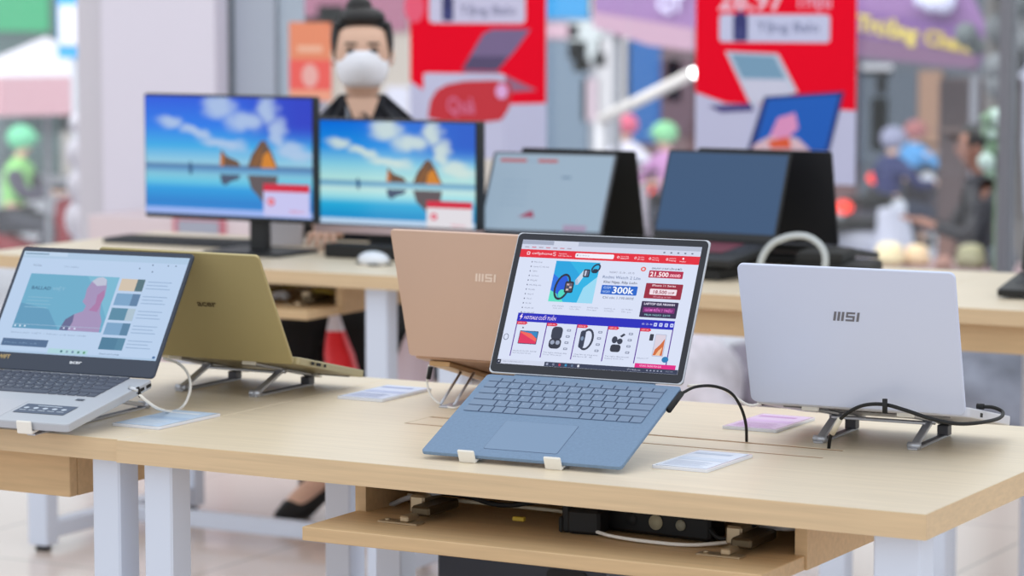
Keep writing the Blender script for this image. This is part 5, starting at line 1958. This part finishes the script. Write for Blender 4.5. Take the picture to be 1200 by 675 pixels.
def block(name, label, cat, px0, px1, pyt, pyb, Y, depth, c, parts=(), ground=False, rough=0.8, group=None):
    xa_, xb_ = at(px0, 200, Y=Y).x, at(px1, 200, Y=Y).x
    zt = at((px0 + px1) / 2, pyt, Y=Y).z
    zb = GZ if ground else at((px0 + px1) / 2, pyb, Y=Y).z
    t = thing(name, label, cat, ((xa_ + xb_) / 2, Y + depth / 2, zb), 0, group)
    b = MB()
    b.box(-(xb_ - xa_) / 2, (xb_ - xa_) / 2, -depth / 2, depth / 2, 0, zt - zb, flat(c, rough), bev=min(0.02, depth * 0.1))
    b.build('body', t)
    for pn, q0, q1, r0, r1, pc in parts:
        X0, X1 = at(q0, 200, Y=Y).x - (xa_ + xb_) / 2, at(q1, 200, Y=Y).x - (xa_ + xb_) / 2
        Z1, Z0 = at((px0 + px1) / 2, r0, Y=Y).z - zb, at((px0 + px1) / 2, r1, Y=Y).z - zb
        b = MB()
        b.box(X0, X1, -depth / 2 - 0.06, -depth / 2 + 0.02, Z0, Z1, flat(pc, rough))
        b.build(pn, t)
    return t


BLD = 'shop buildings across the street'
block('shop_building', 'dark green-grey shop front across the street, far left', 'building', -260, 130, -80, 230, 33, 4, (100, 118, 118),
      (('signboard', 0, 62, -20, 36, (70, 190, 130)), ('shutter', 30, 100, 60, 150, (60, 76, 78)), ('door_panel', 75, 100, 75, 240, (196, 186, 180)), ('window', -60, 10, 70, 200, (120, 130, 134))), True, group=BLD)
block('shop_building', 'beige shop front with a pinkish banner across the street, behind the woman', 'building', 131, 639, -90, 230, 33, 4, (204, 190, 178),
      (('signboard', 330, 480, -10, 36, (176, 110, 134)), ('panel', 330, 382, 20, 130, (150, 146, 170)), ('round_sign', 376, 408, 6, 42, (196, 184, 194)), ('panel', 455, 482, 100, 180, (226, 222, 236))), True, group=BLD)
block('shop_building', 'white shop front with an air conditioner across the street, between the posters', 'building', 640, 742, -90, 230, 33, 4, (190, 188, 194),
      (('yellow_sign', 694, 741, -10, 16, (236, 208, 110)), ('signboard', 641, 692, -20, 22, (64, 164, 226)), ('fascia', 641, 680, 28, 45, (226, 186, 200)), ('shop_opening', 640, 690, 48, 190, (130, 146, 164)), ('air_conditioner', 668, 706, 24, 70, (226, 230, 230)), ('lamp_box', 674, 690, 70, 84, (206, 160, 76)),
       ('white_panel', 702, 740, 45, 140, (224, 218, 220)), ('dark_vent', 698, 712, 62, 78, (110, 112, 112)), ('pink_panel', 684, 704, 92, 142, (224, 200, 210))), True, group=BLD)
block('shop_building', 'brown shop front with a blue panel across the street, beside the right poster', 'building', 743, 1003, -90, 230, 33, 4, (122, 92, 94),
      (('blue_panel', 735, 776, 48, 170, (28, 100, 172)), ('door_panel', 782, 800, 70, 120, (176, 120, 96)), ('signboard', 744, 768, -10, 16, (236, 208, 110)), ('shop_opening', 776, 815, 60, 160, (112, 88, 96))), True, group=BLD)
block('shop_building', 'grey shop front with a tan column across the street, right of the posters', 'building', 1004, 1500, -90, 230, 33, 4, (96, 100, 110),
      (('tan_column', 1077, 1104, 85, 215, (168, 130, 108)), ('dark_opening', 1104, 1160, 92, 215, (62, 52, 56)), ('shop_opening', 1006, 1076, 85, 200, (88, 96, 108)), ('poster_panel', 1113, 1126, 98, 118, (100, 70, 70)), ('white_banner', 1010, 1046, 78, 92, (206, 202, 208)),
       ('white_banner', 1022, 1042, 118, 182, (216, 214, 222)), ('red_banner', 1028, 1040, 92, 114, (176, 90, 96)), ('pale_window', 1184, 1230, 60, 300, (206, 206, 222))), True, group=BLD)

# blue and white standing sign at the far left
YB = 16
t = thing('street_sign', 'tall blue and white sign outside, at the left of the white pillar', 'sign', (at(88, 60, Y=YB).x, YB, GZ))
hw = (at(105, 60, Y=YB).x - at(71, 60, Y=YB).x) / 2
b = MB()
b.box(-hw, hw, -0.03, 0.03, at(88, 68, Y=YB).z - GZ, at(88, -20, Y=YB).z - GZ, flat((40, 160, 222)))
b.build('panel', t)
b = MB()
b.box(-hw + 0.02, hw + 0.0, -0.04, -0.02, at(88, 53, Y=YB).z - GZ, at(88, 6, Y=YB).z - GZ, flat((232, 228, 240)))
b.build('white_face', t)
b = MB()
b.cyl((0, 0, 0), (0, 0, at(88, 68, Y=YB).z - GZ), 0.03, flat((176, 176, 184)))
b.build('post', t)

# mannequin-like white wrapped goods beside the pillar
b = MB()
YB = 11.5
for k, (px, py, rx, rz) in enumerate(((91, 145, 0.045, 0.05), (90, 180, 0.06, 0.075), (92, 218, 0.062, 0.08), (90, 258, 0.065, 0.09), (91, 305, 0.065, 0.1))):
    p = at(px, py, Y=YB)
    b.sphere((p.x, YB, p.z), (rx, 0.05, rz), mat('white_wrap', (222, 214, 224), rough=0.7), 16)
p = at(90, 310, Y=YB)
b.cyl((p.x, YB, -1.2), (p.x, YB, p.z), 0.03, mat('white_wrap', (222, 214, 224)))
p = at(90, 310, Y=YB)
tag(b.build('hanging_goods'), 'stack of white wrapped goods hanging outside beside the white pillar', 'goods')


# market parasols
def canopy(label, px0, px1, pyt, pyb, Y, ctop, cval, pole_px=None, name='market_parasol', lettering=None, drop=0.25, ridge=0.55):
    xa_, xb_ = at(px0, 100, Y=Y).x, at(px1, 100, Y=Y).x
    zt, zb = at((px0 + px1) / 2, pyt, Y=Y).z, at((px0 + px1) / 2, pyb, Y=Y).z
    cx = (xa_ + xb_) / 2
    t = thing(name, label, 'parasol', (cx, Y, GZ))
    hw_ = (xb_ - xa_) / 2
    H_ = zt - GZ
    zv = zb - GZ
    dr = (zt - zb) * drop
    b = MB()
    n = 8
    top = b.bm.verts.new((0, 0.6, H_))
    rim = [b.bm.verts.new((hw_ * cos(2 * pi * k / n + pi / 8) * 1.08, 0.6 + 0.9 * sin(2 * pi * k / n + pi / 8), zv + dr)) for k in range(n)]
    fs = [b.bm.faces.new((top, rim[k], rim[(k + 1) % n])) for k in range(n)]
    b._fin(fs, flat(ctop))
    cn = b.build('canopy', t)
    cn.modifiers.new('thick', 'SOLIDIFY').thickness = 0.01
    b = MB()
    fs = []
    for k in range(n):
        a_, c_ = 2 * pi * k / n + pi / 8, 2 * pi * (k + 1) / n + pi / 8
        p0 = (hw_ * cos(a_) * 1.08, 0.6 + 0.9 * sin(a_), zv + dr)
        p1 = (hw_ * cos(c_) * 1.08, 0.6 + 0.9 * sin(c_), zv + dr)
        fs.append(b.bm.faces.new([b.bm.verts.new(p0), b.bm.verts.new(p1), b.bm.verts.new((p1[0], p1[1], zv)), b.bm.verts.new((p0[0], p0[1], zv))]))
    b._fin(fs, flat(cval))
    vl = b.build('valance', t)
    vl.modifiers.new('thick', 'SOLIDIFY').thickness = 0.008
    b = MB()
    b.cyl((0, 0.6, 0), (0, 0.6, H_), 0.025, flat((150, 150, 156)))
    b.build('pole', t)
    return t, cx


canopy('white market parasol with a faded red valance outside at the far left', -75, 68, 44, 134, 17, (206, 200, 208), (206, 160, 168), drop=0.5)

# purple shop awning with yellow lettering (two visible stretches, one long awning)
YA = 19.0
xa_, xb_ = at(700, 50, Y=YA).x, at(1150, 50, Y=YA).x
cx = (xa_ + xb_) / 2


def QA(px, py, Y=YA):
    w = at(px, py, Y=Y)
    return (w.x - cx, w.z)


t = thing('shop_awning', 'long purple awning across the street with yellow lettering, right of the red posters', 'awning', (cx, YA, 0))
b = MB(M.Rotation(pi / 2, 4, 'X'))
b.prism([QA(694, -20), QA(695, 30), QA(720, 40), QA(760, 52), QA(815, 58), QA(1005, 62), QA(1080, 72), QA(1145, 78), QA(1158, 40), QA(1130, -20)], -0.05, 0.0, mat('purple_canvas', (140, 104, 152), rough=0.8, noise=0.12, nscale=1.5))
b.build('canvas', t)
b = MB(M.Rotation(pi / 2, 4, 'X'))
b.prism([QA(696, 14), QA(697, 32), QA(730, 42), QA(762, 53), QA(815, 60), QA(815, 34)], 0.0, 0.03, mat('mauve_canvas', (176, 140, 158), rough=0.8))
b.prism([QA(1003, 42), QA(1003, 66), QA(1060, 72), QA(1110, 78), QA(1145, 80), QA(1146, 64)], 0.0, 0.03, mat('mauve_dark', (116, 84, 112), rough=0.8))
b.prism([QA(1003, 12), QA(1003, 40), QA(1075, 58), QA(1146, 66), QA(1150, 34), QA(1080, 22)], 0.0, 0.02, mat('deep_purple', (120, 84, 140), rough=0.8))
setl(b.build('valance', t), 'darker mauve lower border')
w0, w1 = QA(1005, 34), QA(1150, 64)
ang = atan2(w1[1] - w0[1], w1[0] - w0[0])
b = MB(M.Rotation(pi / 2, 4, 'X') @ M.Translation((w0[0], w0[1] + 0.0, 0.04)) @ M.Rotation(ang, 4, 'Z'))
LT = sqrt((w1[0] - w0[0]) ** 2 + (w1[1] - w0[1]) ** 2)
b.text('Trường', 0, 0.0, LT * 0.115, 0, flat((206, 184, 96)), w=LT * 0.50, bold=0.05)
b.text('Chanh', LT * 0.545, 0.0, LT * 0.105, 0, flat((190, 166, 84)), w=LT * 0.44, bold=0.05)
setl(b.build('lettering', t), 'yellow lettering')
b = MB(M.Rotation(pi / 2, 4, 'X'))
q0 = QA(772, 12)
b.text('QT', q0[0], q0[1], 0.11, 0.04, flat((214, 204, 236)), w=0.22, bold=0.05)
b.build('lettering', t)
for (px, py, r_) in ((1085, 0, 0.05), (1098, 3, 0.07), (1112, 2, 0.085)):
    b = MB()
    q0 = QA(px, py)
    b.sphere((q0[0], -0.10, q0[1]), r_, flat((206, 204, 228)), 14)
    b.build('flower', t)
for px in (720, 1140):
    b = MB()
    q0 = QA(px, 40)
    b.cyl((q0[0], 0.05, GZ), (q0[0], 0.05, q0[1]), 0.03, flat((120, 120, 128)))
    b.build('post', t)

# slanting white pole with a bright lamp at its tip
pa, pb = at(703, 141, Y=15.0), at(812, 86, Y=15.0)
t = thing('street_lamp', 'slanting pale pole with a bright round lamp at its tip, left of the right poster', 'lamp', (pa.x, pa.y, GZ))
b = MB(M.Translation((-pa.x, -pa.y, -GZ)))
b.cyl(pa, pb, 0.035, flat((216, 208, 204)))
b.build('arm', t)
b = MB(M.Translation((-pa.x, -pa.y, -GZ)))
b.cyl((pa.x, pa.y, GZ), (pa.x, pa.y, pa.z), 0.03, flat((196, 192, 196)))
b.build('post', t)
b = MB(M.Translation((-pa.x, -pa.y, -GZ)))
b.sphere(pb, 0.030, mat('lamp_glow', (255, 255, 255), emit=9.0), 14)
b.build('bulb', t)


# street riders
def rider(label, px, py_head, Y, jacket, helmet, facing=(0.3, -1), scale=1.0, bike=None, trousers=(50, 52, 66), lean=0.0, skinc=SKIN, blabel=None, hsc=1.0, sleeves=None):
    hp = at(px, py_head, Y=Y)
    base_ = (hp.x, hp.y, GZ)
    h = hp.z - GZ
    s_ = h / 1.42
    J = dict(head=(0, 0.02, h), neckt=(0, 0.0, h - 0.11 * s_), neckb=(0, -0.02, h - 0.16 * s_), chest=(0, -0.03, h - 0.30 * s_), waist=(0, -0.06, h - 0.50 * s_), pelvis=(0, -0.10, h - 0.66 * s_),
             shl=(-0.16, -0.03, h - 0.24 * s_), shr=(0.16, -0.03, h - 0.24 * s_), ell=(-0.24, 0.10, h - 0.46 * s_), elr=(0.24, 0.10, h - 0.46 * s_),
             wrl=(-0.25, 0.34, h - 0.44 * s_), wrr=(0.25, 0.34, h - 0.44 * s_), hdl=(-0.25, 0.42, h - 0.44 * s_), hdr=(0.25, 0.42, h - 0.44 * s_),
             hpl=(-0.10, -0.04, h - 0.70 * s_), hpr=(0.10, -0.04, h - 0.70 * s_), knl=(-0.20, 0.32, h - 0.76 * s_), knr=(0.20, 0.32, h - 0.76 * s_),
             anl=(-0.18, 0.20, 0.34), anr=(0.18, 0.20, 0.34), toel=(-0.18, 0.36, 0.29), toer=(0.18, 0.36, 0.29))
    t, P, X = human(label, base_, (facing[0], facing[1], 0), J, skinc, flat(jacket), flat(trousers), hairm=HAIR, helmet=flat(helmet) if helmet else None, fingers=True, sleeves=flat(sleeves) if sleeves else None)
    if bike:
        f_ = V((facing[0], facing[1], 0)).normalized()
        m = thing('motorbike', blabel, 'motorbike', base_, atan2(f_.y, f_.x))
        c = flat(bike)
        for wx in (-0.62, 0.62):
            b = MB()
            n = 24
            b.tube([(wx + 0.25 * cos(2 * pi * k / 12), 0, 0.28 + 0.25 * sin(2 * pi * k / 12)) for k in range(13)], 0.045, BLACKS, n=8, sub=3)
            b.cyl((wx, -0.05, 0.28), (wx, 0.05, 0.28), 0.05, SILV)
            for k in range(5):
                b.cyl((wx, 0, 0.28), (wx + 0.24 * cos(2 * pi * k / 5), 0, 0.28 + 0.24 * sin(2 * pi * k / 5)), 0.008, SILV, n=6)
            b.build('wheel', m)
        b = MB()
        b.tube([(-0.55, 0, 0.58), (-0.25, 0, 0.52), (0.05, 0, 0.40), (0.30, 0, 0.46), (0.45, 0, 0.78)], [0.09, 0.13, 0.10, 0.09, 0.06], c, n=12)
        b.box(0.34, 0.46, -0.17, 0.17, 0.42, 0.86, c, bev=0.03)
        b.build('body', m)
        b = MB()
        b.rrect(-0.55, 0.12, -0.12, 0.12, 0.66, 0.74, 0.08, BLACKS, bev=0.01)
        b.build('seat', m)
        b = MB()
        b.tube([(0.36, -0.30, 0.98), (0.44, -0.15, 0.96), (0.45, 0.15, 0.96), (0.36, 0.30, 0.98)], 0.016, BLACKS)
        b.build('handlebar', m)
        b = MB()
        b.cyl((0.62, -0.03, 0.28), (0.44, -0.03, 0.80), 0.025, SILV)
        b.build('fork', m)
        b = MB()
        b.sphere((-0.66, 0, 0.66), (0.05, 0.10, 0.06), mat('tail_light', (255, 60, 40), emit=2.2), 12)
        b.build('tail_light', m)
        b = MB()
        b.sphere((0.50, 0, 0.86), (0.05, 0.09, 0.07), mat('head_light', (230, 232, 244), rough=0.2), 12)
        b.build('head_light', m)
    return t


rider('rider in a light green vest with dark sleeves and green helmet at the far left', 24, 166, 19.5, (150, 212, 130), (120, 206, 160), facing=(1.0, 0.35), sleeves=(74, 70, 86), bike=(150, 50, 60), blabel='dark red motorbike under the rider in the light green vest', trousers=(58, 58, 70))
rider('rider in a white shirt and pink helmet outside, beyond the pale slanting pole', 734, 150, 25, (230, 226, 240), (232, 106, 136), facing=(0.2, -1), bike=(90, 90, 110), blabel='grey motorbike under the rider with the pink helmet')
rider('rider in a pink jacket and mint green helmet outside, left of the right poster', 780, 160, 24, (196, 140, 190), (150, 214, 160), facing=(-0.4, -1), bike=(180, 170, 180), blabel='pale motorbike under the rider with the mint green helmet')
rider('rider in a dark blue jacket seen from behind, beyond the right poster', 1046, 166, 25, (40, 46, 96), (150, 150, 176), facing=(0.35, 1), bike=(70, 66, 78), blabel='dark motorbike with a lit red tail light, under the rider in dark blue', trousers=(50, 56, 76))
rider('rider in a light blue jacket further along the street', 1072, 156, 29, (90, 160, 220), (176, 110, 110), facing=(0.3, 1), bike=(90, 90, 96), blabel='grey motorbike under the rider in light blue')

# dark vendor standing behind a food cart, seen through the glass at the right
vp = at(1150, 172, Y=15.2)
h = vp.z - GZ
Jv = dict(head=(0, 0.05, h), neckt=(0, 0.02, h - 0.11), neckb=(0, -0.01, h - 0.16), chest=(0, -0.02, h - 0.30), waist=(0, -0.04, h - 0.52), pelvis=(0, -0.06, h - 0.70),
          shl=(-0.17, -0.02, h - 0.24), shr=(0.17, -0.02, h - 0.24), ell=(-0.24, 0.12, h - 0.48), elr=(0.24, 0.10, h - 0.48), wrl=(-0.10, 0.30, h - 0.42), wrr=(0.12, 0.30, h - 0.42),
          hdl=(-0.06, 0.38, h - 0.40), hdr=(0.06, 0.38, h - 0.40), hpl=(-0.09, -0.05, h - 0.76), hpr=(0.09, -0.05, h - 0.76), knl=(-0.11, 0.0, 0.45), knr=(0.11, 0.0, 0.45),
          anl=(-0.11, -0.02, 0.09), anr=(0.11, -0.02, 0.09), toel=(-0.12, 0.12, 0.035), toer=(0.12, 0.12, 0.035))
human('vendor in a dark jacket standing behind the food cart outside at the right', (vp.x, vp.y, GZ), (-0.9, -0.5, 0), Jv, mat('skin_tan', (150, 104, 88), rough=0.6), flat((34, 32, 40)), flat((40, 40, 48)), hairm=HAIR)
block('market_stall', 'dark brown market stall behind the vendor, seen through the glass at the right', 'stall', 1098, 1172, 92, 330, 19.6, 0.5, (84, 70, 72), (('shelf', 1100, 1170, 150, 156, (110, 92, 88)), ('crate', 1104, 1122, 262, 300, (120, 88, 80))), True)
YC = 14.0
fx0, fx1 = at(1012, 290, Y=YC).x, at(1190, 290, Y=YC).x
zc_t = at(1100, 324, Y=YC).z
t = thing('food_cart', 'brown food cart with a pale basket outside the glass, right of the posters', 'cart', ((fx0 + fx1) / 2, YC + 0.3, GZ))
hw = (fx1 - fx0) / 2
b = MB()
b.box(-hw, hw, -0.28, 0.28, 0.30, zc_t - GZ, flat((112, 86, 88)), bev=0.02)
b.build('body', t)
b = MB()
b.box(-hw - 0.02, hw + 0.02, -0.30, 0.30, zc_t - GZ, zc_t - GZ + 0.03, flat((150, 124, 126)), bev=0.005)
b.build('counter_top', t)
for sx in (-1, 1):
    b = MB()
    b.tube([(sx * hw * 0.7 + 0.0, -0.30 + 0.0, 0.22)] + [(sx * hw * 0.7 + 0.20 * sin(2 * pi * k / 10), -0.30, 0.22 - 0.0 + 0.20 * cos(2 * pi * k / 10)) for k in range(11)], 0.02, BLACKS, sub=2)
    b.build('wheel', t)


def goods(name, label, cat, px, py, Y, r, c, z0=None):
    p = at(px, py, Y=Y)
    b = MB()
    b.tube([(0, 0, 0), (0, 0, r * 0.5), (0, 0, r * 1.1)], [r * 0.8, r, r * 0.7], flat(c), n=16, sub=3)
    b.sphere((0, 0, r * 1.05), (r * 0.85, r * 0.7, r * 0.45), flat(tuple(min(255, int(v * 1.08)) for v in c)), 14)
    o = b.build(name, loc=(p.x, p.y, z0 if z0 is not None else p.z - r))
    tag(o, label, cat)
    return o


zt_c = zc_t + 0.03
goods('bread_basket', 'pale yellow basket of bread at the left end of the food cart', 'basket', 1042, 296, YC + 0.10, 0.085, (226, 206, 166), zt_c)
goods('bread_basket', 'larger cream basket of bread beside the pale yellow one on the food cart', 'basket', 1074, 298, YC + 0.20, 0.075, (220, 188, 152), zt_c)
goods('vegetable_basket', 'basket of green and yellow produce in the middle of the food cart', 'basket', 1138, 270, YC + 0.2, 0.085, (146, 140, 110), zt_c)
goods('pot', 'dark cooking pot at the right end of the food cart', 'pot', 1174, 300, YC + 0.25, 0.085, (74, 78, 90), zt_c)
goods('bottle_crate', 'brown jar standing between the baskets on the food cart', 'jar', 1106, 300, YC + 0.05, 0.05, (150, 110, 98), zt_c)

# street tree and hedge leaves at the right
t = thing('street_tree', 'grey-green street tree at the top right outside', 'tree', (at(1176, 200, Y=16.5).x, 16.5, GZ))
b = MB()
b.tube([(0, 0, 0), (0.02, 0, 1.2), (-0.03, 0, 2.4), (0.0, 0, 3.6)], [0.16, 0.12, 0.10, 0.08], flat((112, 106, 104)), n=12)
b.build('trunk', t)
b = MB()
rr = random.Random(9)
for k in range(170):
    b.sphere((rr.uniform(-0.1, 1.0), rr.uniform(-0.5, 0.5), rr.uniform(2.05, 3.5)), rr.uniform(0.05, 0.11), flat(((112, 114, 118), (98, 104, 106), (132, 132, 136))[k % 3]), 8)
b.build('crown', t)
b = MB()
for k in range(26):
    p = at(1168 + rr.uniform(-8, 8), 150 + rr.uniform(-18, 60), Y=13.4)
    b.sphere((p.x, p.y + rr.uniform(-0.1, 0.1), p.z), rr.uniform(0.02, 0.05), flat(((110, 136, 108), (136, 160, 136), (186, 204, 196))[k % 3]), 8)
p0 = at(1168, 215, Y=13.4)
b.cyl((p0.x, p0.y, GZ), (p0.x, p0.y, p0.z + 0.2), 0.012, flat((90, 110, 84)))
tag(b.build('climbing_plant'), 'slim light green plant outside beside the dark vendor', 'plant')

# parked scooters behind the right poster (pale shapes)
for (px, Y, c, lb) in ((985, 21, (206, 206, 222), 'white parked scooter outside, right below the right poster'), (1062, 21.5, (196, 196, 210), 'silver parked scooter outside, behind the bread baskets')):
    p = at(px, 250, Y=Y)
    m = thing('scooter', lb, 'scooter', (p.x, Y, GZ), 0.6)
    c = flat(c)
    for wx in (-0.58, 0.58):
        b = MB()
        b.tube([(wx + 0.2 * cos(2 * pi * k / 12), 0, 0.24 + 0.2 * sin(2 * pi * k / 12)) for k in range(13)], 0.05, BLACKS, n=8, sub=3)
        b.cyl((wx, -0.05, 0.24), (wx, 0.05, 0.24), 0.06, SILV)
        b.build('wheel', m)
    b = MB()
    b.tube([(-0.62, 0, 0.62), (-0.30, 0, 0.58), (-0.05, 0, 0.34), (0.25, 0, 0.32), (0.42, 0, 0.60), (0.40, 0, 0.92)], [0.12, 0.18, 0.15, 0.14, 0.17, 0.10], c, n=14)
    b.build('body', m)
    b = MB()
    b.rrect(-0.62, 0.02, -0.13, 0.13, 0.74, 0.82, 0.1, BLACKS, bev=0.01)
    b.build('seat', m)
    b = MB()
    b.tube([(0.30, -0.32, 1.02), (0.40, -0.12, 1.0), (0.40, 0.12, 1.0), (0.30, 0.32, 1.02)], 0.018, BLACKS)
    b.build('handlebar', m)
    b = MB()
    b.sphere((0.46, 0, 0.92), (0.06, 0.09, 0.07), mat('head_light', (230, 232, 244)), 12)
    b.build('head_light', m)
